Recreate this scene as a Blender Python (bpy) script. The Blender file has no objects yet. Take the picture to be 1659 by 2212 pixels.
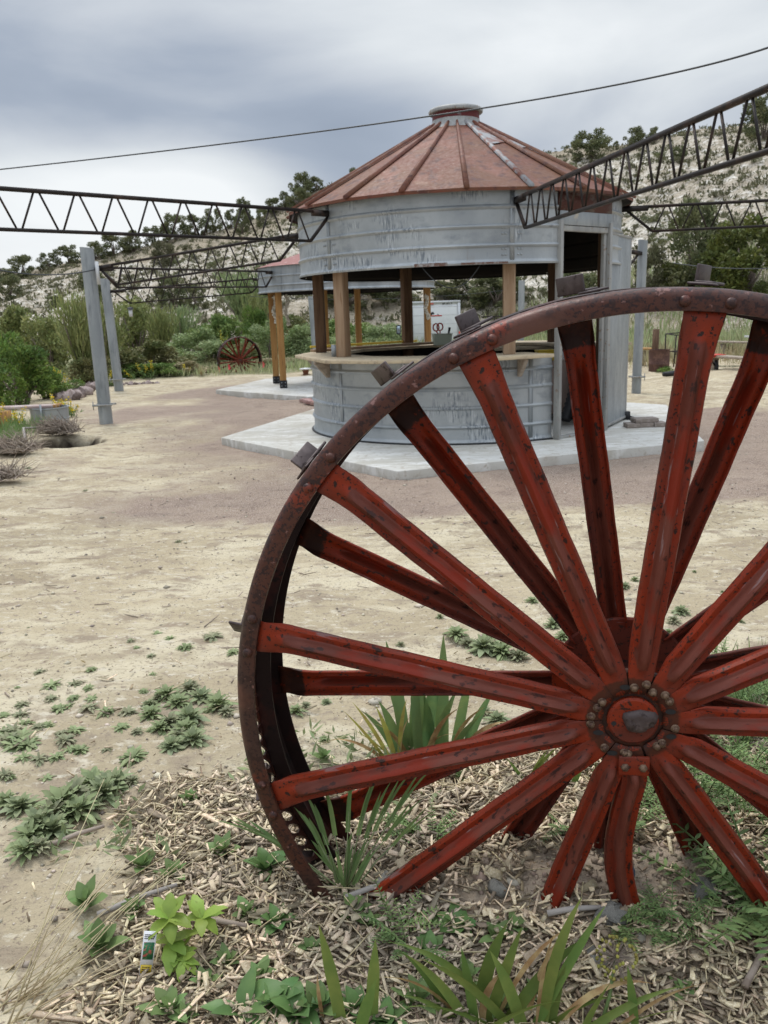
import bpy, math, random
import numpy as np
from math import radians as rad, sin, cos, pi
from mathutils import Matrix, Vector

sc = bpy.context.scene
COL = sc.collection
# ------------------------------------------------------------------ camera
EYE = np.array([0.0, 0.0, 1.62])
FPX, CW, CH = 1800.0, 1659.0, 2212.0
PITCH, ROLL = rad(13.42), rad(-2.04)
fw = np.array([0, cos(PITCH), -sin(PITCH)]); r0 = np.array([1.0, 0, 0]); u0 = np.cross(r0, fw)
rv = cos(ROLL)*r0 + sin(ROLL)*u0; uv = -sin(ROLL)*r0 + cos(ROLL)*u0
cam = bpy.data.cameras.new('camera'); camo = bpy.data.objects.new('camera', cam); COL.objects.link(camo)
cam.sensor_fit = 'HORIZONTAL'; cam.sensor_width = 36.0; cam.lens = 36.0*FPX/CW
cam.clip_start = 0.05; cam.clip_end = 1000
M = Matrix(((rv[0], uv[0], -fw[0], EYE[0]), (rv[1], uv[1], -fw[1], EYE[1]), (rv[2], uv[2], -fw[2], EYE[2]), (0, 0, 0, 1)))
camo.matrix_world = M
cam.dof.use_dof = True; cam.dof.focus_distance = 1.6; cam.dof.aperture_fstop = 20
sc.camera = camo
sc.render.resolution_x = 768; sc.render.resolution_y = 1024
sc.view_settings.view_transform = 'Standard'; sc.view_settings.look = 'None'
sc.view_settings.exposure = 0.15; sc.view_settings.gamma = 1.0

def ray(x, y): return fw + rv*(x-CW/2)/FPX - uv*(y-CH/2)/FPX
def aty(x, y, Y): d = ray(x, y); return EYE + d*Y/d[1]
def atz(x, y, z): d = ray(x, y); return EYE + d*(z-EYE[2])/d[2]

# ------------------------------------------------------------------ world + sun
SUN_EL, SUN_AZ = rad(62), rad(335)        # azimuth clockwise from +Y
w = bpy.data.worlds.new('World'); sc.world = w; w.use_nodes = True
nt = w.node_tree; nt.nodes.clear()
def NN(nt, typ, **kw):
    n = nt.nodes.new(typ)
    for k, v in kw.items(): setattr(n, k, v)
    return n
def lk(nt, a, b): nt.links.new(a, b)
out = NN(nt, 'ShaderNodeOutputWorld'); 
sky = NN(nt, 'ShaderNodeTexSky', sky_type='NISHITA'); sky.sun_disc = False
sky.sun_elevation = SUN_EL; sky.sun_rotation = SUN_AZ; sky.air_density = 1.2; sky.dust_density = 2.0
bg1 = NN(nt, 'ShaderNodeBackground'); bg1.inputs[1].default_value = 0.05; lk(nt, sky.outputs[0], bg1.inputs[0])
tc = NN(nt, 'ShaderNodeTexCoord')
def vmath(op, a, b=None):
    n = NN(nt, 'ShaderNodeVectorMath', operation=op)
    lk(nt, a, n.inputs[0])
    if b is not None: n.inputs[1].default_value = b
    return n
def smath(op, a, b, c=None, clamp=False):
    n = NN(nt, 'ShaderNodeMath', operation=op); n.use_clamp = clamp
    for i, q in enumerate((a, b, c)):
        if q is None: continue
        if isinstance(q, (int, float)): n.inputs[i].default_value = q
        else: lk(nt, q, n.inputs[i])
    return n.outputs[0]
dirv = vmath('NORMALIZE', tc.outputs['Generated']).outputs[0]
mp = NN(nt, 'ShaderNodeMapping'); mp.inputs['Scale'].default_value = (1.0, 1.0, 2.6); lk(nt, dirv, mp.inputs[0])
nz = NN(nt, 'ShaderNodeTexNoise'); nz.inputs['Scale'].default_value = 2.6; nz.inputs['Detail'].default_value = 7
nz.inputs['Roughness'].default_value = 0.48; nz.inputs['Distortion'].default_value = 0.35; lk(nt, mp.outputs[0], nz.inputs['Vector'])
val = smath('MULTIPLY_ADD', nz.outputs[0], 1.15, -0.09)
def blob(px, py, sx, sz, amp, val):
    """a cloud mass: soft elongated lump on the sky dome"""
    d = ray(px, py); d = d/np.linalg.norm(d)
    s = vmath('SUBTRACT', dirv, tuple(d)).outputs[0]
    m = vmath('MULTIPLY', s, (1/sx, 1/sx, 1/sz)).outputs[0]
    q = vmath('DOT_PRODUCT', m); lk(nt, m, q.inputs[1])
    e = smath('POWER', 2.718, smath('MULTIPLY', q.outputs['Value'], -1.0))
    return smath('MULTIPLY_ADD', e, amp, val)
val = blob(640, 240, .34, .065, -.24, val)
val = blob(720, 330, .12, .060, -.20, val)
val = blob(60, 150, .20, .07, -.12, val)
val = blob(180, 420, .24, .062, .40, val)
val = blob(460, 390, .12, .045, .26, val)
val = blob(1450, 110, .24, .09, .26, val)
val = blob(900, -40, .5, .10, .14, val)
val = blob(0, 640, .4, .05, .20, val)
val = blob(1000, 140, .14, .04, .10, val)
cr = NN(nt, 'ShaderNodeValToRGB'); lk(nt, val, cr.inputs[0])
e = cr.color_ramp.elements
e[0].position = 0.02; e[0].color = (.24, .295, .385, 1)
e[1].position = 0.95; e[1].color = (.86, .89, .91, 1)
for p, c in ((.32, (.36, .415, .505, 1)), (.50, (.52, .565, .63, 1)), (.72, (.70, .74, .775, 1))):
    q = e.new(p); q.color = c
# overcast skies are brightest overhead
sx = NN(nt, 'ShaderNodeSeparateXYZ'); lk(nt, dirv, sx.inputs[0])
zen = NN(nt, 'ShaderNodeMapRange', interpolation_type='SMOOTHSTEP'); lk(nt, sx.outputs[2], zen.inputs[0])
zen.inputs[1].default_value = 0.40; zen.inputs[2].default_value = 0.95; zen.inputs[3].default_value = 1.0; zen.inputs[4].default_value = 3.1
bg2 = NN(nt, 'ShaderNodeBackground'); lk(nt, cr.outputs[0], bg2.inputs[0]); lk(nt, zen.outputs[0], bg2.inputs[1])
mix = NN(nt, 'ShaderNodeMixShader'); mix.inputs[0].default_value = 0.93
lk(nt, bg1.outputs[0], mix.inputs[1]); lk(nt, bg2.outputs[0], mix.inputs[2]); lk(nt, mix.outputs[0], out.inputs[0])

sd = bpy.data.lights.new('sun', 'SUN'); sd.energy = 1.5; sd.angle = rad(16); sd.color = (1.0, .96, .9)
so = bpy.data.objects.new('sun', sd); COL.objects.link(so)
sdir = Vector((sin(SUN_AZ)*cos(SUN_EL), cos(SUN_AZ)*cos(SUN_EL), sin(SUN_EL)))
so.rotation_euler = (-sdir).to_track_quat('-Z', 'Y').to_euler()

# ------------------------------------------------------------------ helpers
rng = np.random.default_rng(7); random.seed(7)
def link(o, parent=None):
    COL.objects.link(o)
    if parent is not None: o.parent = parent
    return o
def tag(o, label=None, cat=None, group=None, kind=None):
    if label: o['label'] = label
    if cat: o['category'] = cat
    if group: o['group'] = group
    if kind: o['kind'] = kind
    return o
def empty(name, loc=(0, 0, 0), rz=0.0, label=None, cat=None, group=None, scale=1.0):
    o = bpy.data.objects.new(name, None); link(o); o.location = tuple(float(q) for q in loc); o.rotation_euler = (0, 0, rz)
    o.scale = (scale,)*3; o.empty_display_size = .1
    return tag(o, label, cat, group)
def kids(o): return [c for c in COL.objects if c.parent == o]
def copy_tree(o, parent=None):
    c = o.copy(); COL.objects.link(c); c.parent = parent
    for ch in kids(o): copy_tree(ch, c)
    return c
def mesh_from(name, V, F, mats, smooth=False, mi=None):
    me = bpy.data.meshes.new(name)
    V = np.asarray(V, dtype=np.float32).reshape(-1, 3)
    if isinstance(F, np.ndarray):
        k = F.shape[1]; tot = np.full(len(F), k, np.int32); idx = F.astype(np.int32).ravel()
    else:
        tot = np.array([len(f) for f in F], np.int32); idx = np.array([i for f in F for i in f], np.int32)
    me.vertices.add(len(V)); me.vertices.foreach_set('co', V.ravel())
    me.loops.add(len(idx)); me.loops.foreach_set('vertex_index', idx)
    st = np.zeros(len(tot), np.int32); st[1:] = np.cumsum(tot)[:-1]
    me.polygons.add(len(tot)); me.polygons.foreach_set('loop_start', st)
    try: me.polygons.foreach_set('loop_total', tot)
    except Exception: pass
    if smooth: me.polygons.foreach_set('use_smooth', np.ones(len(tot), bool))
    for m in (mats if isinstance(mats, (list, tuple)) else [mats]): me.materials.append(m)
    if mi is not None: me.polygons.foreach_set('material_index', np.asarray(mi, np.int32))
    me.update(calc_edges=True); me.validate()
    return me
def mobj(name, me, parent=None): return link(bpy.data.objects.new(name, me), parent)
class MB:
    def __init__(s): s.v = []; s.f = []; s.m = []; s.cm = 0
    def add(s, V, F):
        b = len(s.v); s.v += [tuple(float(q) for q in p) for p in V]
        s.f += [tuple(i+b for i in f) for f in F]; s.m += [s.cm]*len(F); return s
    def box(s, c, d, rz=0.0, M=None, tap=1.0):
        x, y, z = [q/2 for q in d]
        P = [(-x, -y, -z), (x, -y, -z), (x, y, -z), (-x, y, -z), (-x*tap, -y*tap, z), (x*tap, -y*tap, z), (x*tap, y*tap, z), (-x*tap, y*tap, z)]
        R = M if M is not None else Matrix.Rotation(rz, 3, 'Z')
        P = [R @ Vector(p) + Vector([float(q) for q in c]) for p in P]
        return s.add(P, [(0, 3, 2, 1), (4, 5, 6, 7), (0, 1, 5, 4), (1, 2, 6, 5), (2, 3, 7, 6), (3, 0, 4, 7)])
    def beam(s, a, b, wd, ht, up=(0, 0, 1)):
        a = Vector([float(q) for q in a]); b = Vector([float(q) for q in b]); d = (b-a); L = d.length; d.normalize()
        sd_ = d.cross(Vector(up)); 
        if sd_.length < 1e-4: sd_ = d.cross(Vector((1, 0, 0)))
        sd_.normalize(); u = sd_.cross(d)
        return s.box((a+b)/2, (L, wd, ht), M=Matrix((d, sd_*-1, u)).transposed())
    def tube(s, pts, r, n=8, caps=True):
        pts = [Vector([float(q) for q in p]) for p in pts]; k = len(pts)
        rr = r if isinstance(r, (list, tuple)) else [r]*k
        V = []; prev = None
        for i, p in enumerate(pts):
            t = (pts[min(i+1, k-1)] - pts[max(i-1, 0)]).normalized()
            if prev is None:
                a = t.cross(Vector((0, 0, 1)));
                if a.length < 1e-3: a = t.cross(Vector((1, 0, 0)))
            else: a = prev - t*prev.dot(t)
            a.normalize(); prev = a; b = t.cross(a)
            V += [p + rr[i]*(cos(2*pi*j/n)*a + sin(2*pi*j/n)*b) for j in range(n)]
        F = [(i*n+j, i*n+(j+1) % n, (i+1)*n+(j+1) % n, (i+1)*n+j) for i in range(k-1) for j in range(n)]
        if caps: F += [tuple(range(n))[::-1], tuple((k-1)*n+j for j in range(n))]
        return s.add(V, F)
    def lathe(s, prof, n=48, a0=0.0, a1=2*pi, c=(0, 0), closed=False):
        """prof = [(r, z)...]; sweeps about z"""
        full = abs(a1-a0-2*pi) < 1e-6; m = n if full else n+1; k = len(prof); V = []
        for i in range(m):
            a = a0+(a1-a0)*i/n
            V += [(c[0]+r*cos(a), c[1]+r*sin(a), z) for r, z in prof]
        F = []
        for i in range(n):
            j = (i+1) % m
            for q in range(k if closed else k-1):
                q2 = (q+1) % k
                F.append((i*k+q, j*k+q, j*k+q2, i*k+q2))
        if closed and not full:
            F += [tuple(range(k)), tuple(n*k+q for q in range(k))[::-1]]
        return s.add(V, F)
    def prism(s, poly, z0, z1):
        n = len(poly); V = [(x, y, z0) for x, y in poly]+[(x, y, z1) for x, y in poly]
        F = [tuple(range(n))[::-1], tuple(range(n, 2*n))]+[(i, (i+1) % n, n+(i+1) % n, n+i) for i in range(n)]
        return s.add(V, F)
    def dome(s, c, r, h, M, n=8):
        """rivet head along local +z of M"""
        V = []; R = [(1, 0), (.85, .55), (.45, .9)]
        for rr, hh in R: V += [M @ Vector((r*rr*cos(2*pi*j/n), r*rr*sin(2*pi*j/n), h*hh)) + Vector(c) for j in range(n)]
        V.append(M @ Vector((0, 0, h)) + Vector(c))
        F = [(i*n+j, i*n+(j+1) % n, (i+1)*n+(j+1) % n, (i+1)*n+j) for i in range(2) for j in range(n)]+[(2*n+j, 2*n+(j+1) % n, 3*n) for j in range(n)]
        return s.add(V, F)
    def build(s, name, mats, parent=None, smooth=False, bevel=0.0):
        me = mesh_from(name, s.v, s.f, mats, smooth, s.m if isinstance(mats, (list, tuple)) else None)
        o = mobj(name, me, parent)
        if bevel:
            b = o.modifiers.new('bevel', 'BEVEL'); b.width = bevel; b.segments = 2; b.limit_method = 'ANGLE'
        return o
def autosmooth(o, ang=40):
    me = o.data; me.polygons.foreach_set('use_smooth', np.ones(len(me.polygons), bool))
    try: me.set_sharp_from_angle(angle=rad(ang))
    except Exception: pass
    return o

# value noise
_T = rng.random((256, 256))
def vnoise(x, y):
    x = np.asarray(x, float); y = np.asarray(y, float)
    xi = np.floor(x).astype(int); yi = np.floor(y).astype(int); fx = x-xi; fy = y-yi
    fx = fx*fx*(3-2*fx); fy = fy*fy*(3-2*fy)
    g = lambda a, b: _T[a & 255, b & 255]
    return (g(xi, yi)*(1-fx)+g(xi+1, yi)*fx)*(1-fy)+(g(xi, yi+1)*(1-fx)+g(xi+1, yi+1)*fx)*fy - .5
def fbm(x, y, o=4, g=.5):
    s = 0; a = 1.0
    for i in range(o): s = s+a*vnoise(x*2**i+17.3*i, y*2**i+5.1*i); a *= g
    return s

# ------------------------------------------------------------------ materials
def mat(name, base, layers=(), rough=.8, metal=0.0, bumps=(), island=0.0, coord='Object', attr=(), transl=0.0, spec=.35, roughvar=0.0, hsv=None):
    """base colour with noise-masked layers (scale, stretch, lo, hi, colour[, detail]) ; bumps (scale, strength, dist, stretch) ; attr (attribute, colour)"""
    m = bpy.data.materials.new(name); m.use_nodes = True; t = m.node_tree; b = t.nodes['Principled BSDF']
    tcn = t.nodes.new('ShaderNodeTexCoord'); co = tcn.outputs[coord]
    oi = t.nodes.new('ShaderNodeObjectInfo')
    def noise(scale, st, det=5, rough_=.6):
        mpn = t.nodes.new('ShaderNodeMapping'); mpn.inputs['Scale'].default_value = st; t.links.new(co, mpn.inputs[0])
        n = t.nodes.new('ShaderNodeTexNoise'); n.inputs['Scale'].default_value = scale; n.inputs['Detail'].default_value = det
        n.inputs['Roughness'].default_value = rough_; t.links.new(mpn.outputs[0], n.inputs['Vector']); return n.outputs[0]
    def mixc(fac, a, bcol):
        mx = t.nodes.new('ShaderNodeMix'); mx.data_type = 'RGBA'; t.links.new(fac, mx.inputs[0])
        if isinstance(a, tuple): mx.inputs[6].default_value = a
        else: t.links.new(a, mx.inputs[6])
        if isinstance(bcol, tuple): mx.inputs[7].default_value = bcol
        else: t.links.new(bcol, mx.inputs[7])
        return mx.outputs[2]
    cur = (*base, 1.0)
    def layer(cur, L):
        n = noise(L[0], L[1], L[5] if len(L) > 5 else 5)
        mr = t.nodes.new('ShaderNodeMapRange'); t.links.new(n, mr.inputs[0]); mr.inputs[1].default_value = L[2]; mr.inputs[2].default_value = L[3]
        fac = mr.outputs[0]
        if len(L) > 6:                       # only inside the patches of a second, broad noise
            m2 = t.nodes.new('ShaderNodeMapRange'); t.links.new(noise(L[6][0], L[6][3] if len(L[6]) > 3 else (1, 1, 1), 4), m2.inputs[0]); m2.inputs[1].default_value = L[6][1]; m2.inputs[2].default_value = L[6][2]
            mm_ = t.nodes.new('ShaderNodeMath'); mm_.operation = 'MULTIPLY'; t.links.new(fac, mm_.inputs[0]); t.links.new(m2.outputs[0], mm_.inputs[1]); fac = mm_.outputs[0]
        return mixc(fac, cur, (*L[4], 1.0))
    for L in layers:
        if L[0] != 'attr': cur = layer(cur, L)
    for A in attr:
        at = t.nodes.new('ShaderNodeAttribute'); at.attribute_name = A[0]
        c2 = (*A[1], 1.0)
        for L in (A[2] if len(A) > 2 else ()): c2 = layer(c2, L)
        fac = at.outputs['Fac']
        if len(A) > 3:                       # ragged, chipped edge
            ad = t.nodes.new('ShaderNodeMath'); ad.operation = 'ADD'; t.links.new(fac, ad.inputs[0]); t.links.new(noise(A[3], (.6, 1, 1), 6), ad.inputs[1])
            mr = t.nodes.new('ShaderNodeMapRange'); t.links.new(ad.outputs[0], mr.inputs[0]); mr.inputs[1].default_value = .92; mr.inputs[2].default_value = 1.06; fac = mr.outputs[0]
        cur = mixc(fac, cur, c2)
    if island:
        gi = t.nodes.new('ShaderNodeNewGeometry'); hs = t.nodes.new('ShaderNodeHueSaturation')
        mr = t.nodes.new('ShaderNodeMapRange'); t.links.new(gi.outputs['Random Per Island'], mr.inputs[0])
        mr.inputs[3].default_value = 1-island; mr.inputs[4].default_value = 1+island
        if isinstance(cur, tuple): hs.inputs['Color'].default_value = cur
        else: t.links.new(cur, hs.inputs['Color'])
        t.links.new(mr.outputs[0], hs.inputs['Value'])
        m2 = t.nodes.new('ShaderNodeMath'); m2.operation = 'FRACT'; m3 = t.nodes.new('ShaderNodeMath'); m3.operation = 'MULTIPLY'; m3.inputs[1].default_value = 7.31
        t.links.new(gi.outputs['Random Per Island'], m3.inputs[0]); t.links.new(m3.outputs[0], m2.inputs[0])
        mh = t.nodes.new('ShaderNodeMapRange'); t.links.new(m2.outputs[0], mh.inputs[0]); mh.inputs[3].default_value = .47; mh.inputs[4].default_value = .53
        hv = hsv or .03
        mh.inputs[3].default_value = .5-hv; mh.inputs[4].default_value = .5+hv
        t.links.new(mh.outputs[0], hs.inputs['Hue']); cur = hs.outputs[0]
    if isinstance(cur, tuple): b.inputs['Base Color'].default_value = cur
    else: t.links.new(cur, b.inputs['Base Color'])
    b.inputs['Roughness'].default_value = rough; b.inputs['Metallic'].default_value = metal; b.inputs['Specular IOR Level'].default_value = spec
    if roughvar:
        n = noise(22, (1, 1, 1)); mr = t.nodes.new('ShaderNodeMapRange'); t.links.new(n, mr.inputs[0]); mr.inputs[1].default_value = .3; mr.inputs[2].default_value = .7
        mr.inputs[3].default_value = rough-roughvar; mr.inputs[4].default_value = rough+roughvar; t.links.new(mr.outputs[0], b.inputs['Roughness'])
    last = None
    for B in bumps:
        bp = t.nodes.new('ShaderNodeBump'); bp.inputs['Strength'].default_value = B[1]; bp.inputs['Distance'].default_value = B[2]
        t.links.new(noise(B[0], B[3] if len(B) > 3 else (1, 1, 1), B[4] if len(B) > 4 else 6, .65), bp.inputs['Height'])
        if last: t.links.new(last, bp.inputs['Normal'])
        last = bp.outputs[0]
    if last: t.links.new(last, b.inputs['Normal'])
    if transl:
        tr = t.nodes.new('ShaderNodeBsdfTranslucent'); ms = t.nodes.new('ShaderNodeMixShader'); ms.inputs[0].default_value = transl
        if isinstance(cur, tuple): tr.inputs[0].default_value = cur
        else: t.links.new(cur, tr.inputs[0])
        t.links.new(b.outputs[0], ms.inputs[1]); t.links.new(tr.outputs[0], ms.inputs[2])
        t.links.new(ms.outputs[0], t.nodes['Material Output'].inputs[0])
    return m
O1 = (1, 1, 1)
MT = {}
MT['ground'] = mat('ground', (.475, .40, .272), [
    (.5, O1, .40, .60, (.365, .30, .20)), (1.5, (1, 1.6, 1), .47, .60, (.555, .485, .345)), (4, (1, 1.8, 1), .52, .64, (.31, .25, .18)), (14, (1, 1.6, 1), .56, .66, (.56, .50, .385)), (30, O1, .57, .66, (.30, .245, .18)), (60, O1, .64, .70, (.58, .52, .41), 3), (90, O1, .60, .68, (.25, .20, .15), 2)],
    rough=.95, spec=.1, bumps=((7, .5, .05, (1, 2, 1)), (40, .55, .012), (220, .5, .004)), attr=[
    ('gravel', (.235, .172, .132), ((.8, O1, .38, .62, (.30, .228, .172)), (3, (1, 1.6, 1), .50, .64, (.185, .13, .10)), (140, O1, .52, .62, (.50, .42, .37), 2), (110, O1, .56, .64, (.15, .105, .085), 2))),
    ('mulch', (.23, .18, .13), ((40, O1, .4, .6, (.35, .29, .215)),)),
    ('clod', (.42, .34, .26), ((30, O1, .42, .62, (.31, .25, .19)),)),
    ('hole_shade', (.030, .022, .016)), ('grassy', (.24, .22, .13), ((3, O1, .4, .6, (.15, .17, .08)),))])  # near-black entry paints the shade of the brush hole
MT['hill'] = mat('hill', (.60, .555, .475), [
    (.05, O1, .44, .60, (.44, .38, .30)), (.35, (1, 1, 2.5), .44, .60, (.46, .40, .32)), (1.3, (1, 1, 2), .50, .64, (.72, .68, .61)), (2.2, O1, .56, .63, (.30, .26, .19), 3), (5.5, O1, .56, .62, (.20, .18, .12), 2)],
    rough=.95, spec=.05, bumps=((.8, .9, .5), (4, .7, .12)), attr=[('brown', (.36, .30, .22), ((1.2, O1, .42, .62, (.26, .22, .155)),))])
MT['concrete'] = mat('concrete', (.55, .54, .50), [(.9, O1, .42, .60, (.45, .43, .375)), (3, (1, 3, 1), .50, .62, (.62, .61, .575)), (14, O1, .56, .66, (.41, .375, .32)), (.5, O1, .58, .66, (.38, .34, .28)), (60, O1, .62, .68, (.42, .40, .36))], rough=.85, bumps=((90, .25, .003), (6, .2, .01)))
MT['brick'] = mat('brick', (.30, .19, .155), [(6, O1, .45, .6, (.42, .30, .25))], rough=.9, bumps=((50, .4, .005),), island=.2)
MT['galv'] = mat('galv', (.34, .365, .38), [
    (1.4, (1, 1, .8), .42, .60, (.43, .455, .465)), (2.2, (1, 1, 2.0), .54, .66, (.275, .30, .32)),
    (34, (1.6, 1.6, .22), .50, .60, (.20, .225, .25), 2, (1.5, .50, .58, (1, 1, 1.6))), (34, (1.6, 1.6, .22), .42, .36, (.52, .545, .56), 2, (1.5, .50, .58, (1, 1, 1.6))),
    (5, (1, 1, .7), .55, .62, (.12, .14, .16), 6, (1.1, .62, .66)), (8, (1, 1, .15), .60, .70, (.26, .22, .18), 4, (.9, .58, .66))],
    rough=.48, metal=.4, bumps=((34, .20, .008, (1.6, 1.6, .22)), (2.5, .15, .03)), roughvar=.1)
MT['galv_plain'] = mat('galv_plain', (.29, .315, .33), [(3, (1.5, 1.5, .5), .40, .62, (.38, .405, .42)), (6, (2, 2, .25), .56, .68, (.22, .24, .255)), (2, O1, .66, .70, (.52, .47, .38))], rough=.5, metal=.4, bumps=((10, .12, .01),), roughvar=.1)
MT['galv_dull'] = mat('galv_dull', (.30, .30, .29), [(4, (2, 2, .5), .42, .6, (.39, .39, .37)), (20, O1, .60, .66, (.28, .22, .17))], rough=.6, metal=.25, bumps=((18, .2, .006),))
MT['bin_inside_shade'] = mat('bin_inside_shade', (.022, .020, .019), [(2, O1, .5, .7, (.035, .028, .024))], rough=.8, spec=.1)  # near-black inner faces: the shade inside the bins is put into the colour
MT['roof'] = mat('roof', (.155, .050, .028), [
    (1.3, (1, 1, .8), .42, .58, (.150, .062, .030)), (1.9, O1, .52, .64, (.20, .078, .048)), (3.0, (1, 1, .6), .62, .70, (.24, .13, .085)), (7, O1, .52, .64, (.092, .034, .024)), (40, O1, .65, .69, (.30, .21, .165))],
    rough=.6, metal=.1, bumps=((14, .2, .01),), roughvar=.12)
MT['roof_grey'] = mat('roof_grey', (.30, .30, .30), [(6, O1, .45, .58, (.20, .085, .06))], rough=.6, metal=.3)
MT['red_paint_cap'] = mat('red_paint_cap', (.12, .018, .018), [(6, O1, .58, .66, (.25, .25, .25))], rough=.6)
RUSTB = [(5.0, (.35, 1.5, 1.5), .44, .60, (.115, .026, .016)), (14, (.3, 1, 1), .65, .76, (.075, .022, .014), 7), (70, (.7, 1, 1), .60, .64, (.035, .015, .011), 7), (180, O1, .60, .65, (.022, .012, .010), 3), (24, (.25, 1, 2), .655, .68, (.22, .11, .10))]
RIDGE_L = [(14, (.3, 1, 1), .46, .60, (.165, .046, .030)), (60, (.6, 1, 1), .61, .66, (.045, .016, .012), 5), (9, (.4, 1, 1), .55, .63, (.21, .022, .008)), (30, (.15, 2, 2), .655, .68, (.25, .15, .14))]
MT['wheel_red'] = mat('wheel_red', (.245, .027, .007), RUSTB, rough=.5, metal=.0, bumps=((60, .35, .0015), (220, .3, .0006), (14, .25, .003)), spec=.22, roughvar=.14,
    attr=[('ridge', (.120, .028, .016), RIDGE_L, 22), ('grime', (.036, .014, .010), [(20, O1, .48, .60, (.075, .022, .011)), (60, O1, .60, .66, (.20, .028, .010))], 45)])
MT['wheel_rim'] = mat('wheel_rim', (.078, .026, .016), [(3.5, O1, .50, .60, (.055, .026, .020)), (6, O1, .56, .64, (.19, .030, .012)), (50, O1, .54, .60, (.036, .015, .012), 5), (150, O1, .53, .60, (.028, .012, .011), 4), (70, O1, .63, .68, (.20, .10, .085)), (3.2, O1, .57, .63, (.11, .045, .030))], rough=.46, metal=.1, bumps=((70, .5, .002), (200, .4, .001)), spec=.34, roughvar=.14)
MT['wheel_dark'] = mat('wheel_dark', (.020, .010, .009), [(8, O1, .50, .62, (.055, .014, .010)), (40, O1, .58, .66, (.010, .006, .006))], rough=.6, bumps=((60, .4, .002),), spec=.25)
MT['lug_iron'] = mat('lug_iron', (.075, .055, .052), [(12, O1, .5, .62, (.13, .10, .095)), (60, O1, .56, .64, (.035, .022, .02))], rough=.5, metal=.3, bumps=((60, .4, .002),))
MT['grime'] = mat('grime', (.040, .016, .011), [(20, O1, .50, .60, (.085, .026, .012)), (60, O1, .58, .64, (.20, .028, .010))], rough=.55, bumps=((70, .5, .002),))
MT['bolt'] = mat('bolt', (.20, .13, .085), [(90, O1, .45, .6, (.07, .035, .024))], rough=.55, metal=.35)
MT['wood_new'] = mat('wood_new', (.38, .265, .175), [(2.0, (6, 6, .4), .42, .6, (.29, .185, .11)), (12, (3, 3, .3), .56, .66, (.25, .15, .08)), (1.2, O1, .60, .68, (.20, .13, .08))], rough=.75, bumps=((14, .25, .004, (5, 5, .3)),))
MT['wood_post'] = mat('wood_post', (.40, .22, .075), [(2.0, (6, 6, .4), .42, .6, (.32, .16, .048)), (12, (3, 3, .3), .58, .66, (.22, .11, .04))], rough=.7, bumps=((14, .2, .004, (5, 5, .3)),))
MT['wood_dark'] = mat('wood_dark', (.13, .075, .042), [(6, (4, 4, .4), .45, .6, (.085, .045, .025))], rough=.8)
MT['wood_counter'] = mat('wood_counter', (.56, .46, .31), [(3, (.6, 5, 5), .45, .62, (.42, .34, .24)), (9, O1, .60, .70, (.32, .26, .19))], rough=.75, bumps=((12, .3, .004),))
MT['wood_grey'] = mat('wood_grey', (.36, .30, .24), [(5, (.5, 4, 4), .45, .6, (.25, .20, .155))], rough=.85)
MT['truss'] = mat('truss', (.022, .017, .015), [(6, O1, .52, .64, (.055, .034, .026))], rough=.55, metal=.3)
MT['black'] = mat('black', (.02, .02, .022), rough=.5)
MT['cable'] = mat('cable', (.05, .055, .06), rough=.5)
MT['white'] = mat('white', (.78, .79, .80), [(2, O1, .55, .7, (.70, .71, .71))], rough=.4)
MT['whitetrim'] = mat('whitetrim', (.60, .61, .62), rough=.4)
MT['redplastic'] = mat('redplastic', (.55, .05, .03), rough=.4)
MT['yellow'] = mat('yellow', (.62, .45, .05), rough=.5)
MT['cabinet'] = mat('cabinet', (.38, .29, .25), [(3, O1, .5, .7, (.32, .24, .2))], rough=.6)
MT['tub'] = mat('tub', (.52, .57, .45), rough=.5)
MT['plaster'] = mat('plaster', (.72, .69, .60), [(30, O1, .5, .6, (.55, .5, .4))], rough=.9)
MT['paver'] = mat('paver', (.25, .21, .18), [(30, O1, .5, .6, (.33, .28, .25))], rough=.9, bumps=((60, .4, .003),))
MT['rustbarrel'] = mat('rustbarrel', (.10, .050, .040), [(5, O1, .5, .6, (.15, .08, .06)), (30, O1, .55, .65, (.05, .025, .02))], rough=.7)
MT['rock'] = mat('rock', (.22, .165, .15), [(2, O1, .45, .6, (.34, .28, .26)), (5, O1, .55, .62, (.13, .095, .085))], rough=.9, bumps=((12, .6, .02), (60, .4, .004)))
MT['rock_grey'] = mat('rock_grey', (.32, .31, .28), [(20, O1, .48, .58, (.45, .42, .36)), (60, O1, .55, .62, (.17, .17, .16))], rough=.9, bumps=((40, .6, .006), (160, .5, .002)))
MT['rock_pale'] = mat('rock_pale', (.52, .47, .38), [(30, O1, .5, .62, (.45, .41, .34))], rough=.9, bumps=((50, .5, .004),))
MT['chip'] = mat('chip', (.55, .445, .295), [(70, O1, .48, .60, (.42, .33, .22)), (300, (1, 1, 1), .55, .65, (.66, .57, .43), 2), (2.5, O1, .50, .68, (.42, .35, .26))], rough=.85, island=.68, bumps=((300, .5, .002),), hsv=.015)
MT['chip_old'] = mat('chip_old', (.28, .21, .135), [(80, O1, .5, .62, (.20, .15, .10))], rough=.9, island=.55, bumps=((300, .5, .002),), hsv=.015)
MT['straw'] = mat('straw', (.55, .46, .28), [(20, O1, .5, .62, (.40, .31, .18))], rough=.7, island=.25, hsv=.01)
MT['twig'] = mat('twig', (.33, .27, .215), [(20, O1, .5, .62, (.22, .17, .13))], rough=.85, island=.3, hsv=.01)
def leafm(n, c, c2=None, isl=.35, tr=.25, rough=.6, sc=3, hv=.02):
    MT[n] = mat(n, c, [(sc, O1, .42, .62, c2)] if c2 else [], rough=rough, island=isl, transl=tr, spec=.25, hsv=hv)
leafm('juniper', (.145, .165, .080), (.21, .21, .10), .45)
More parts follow.
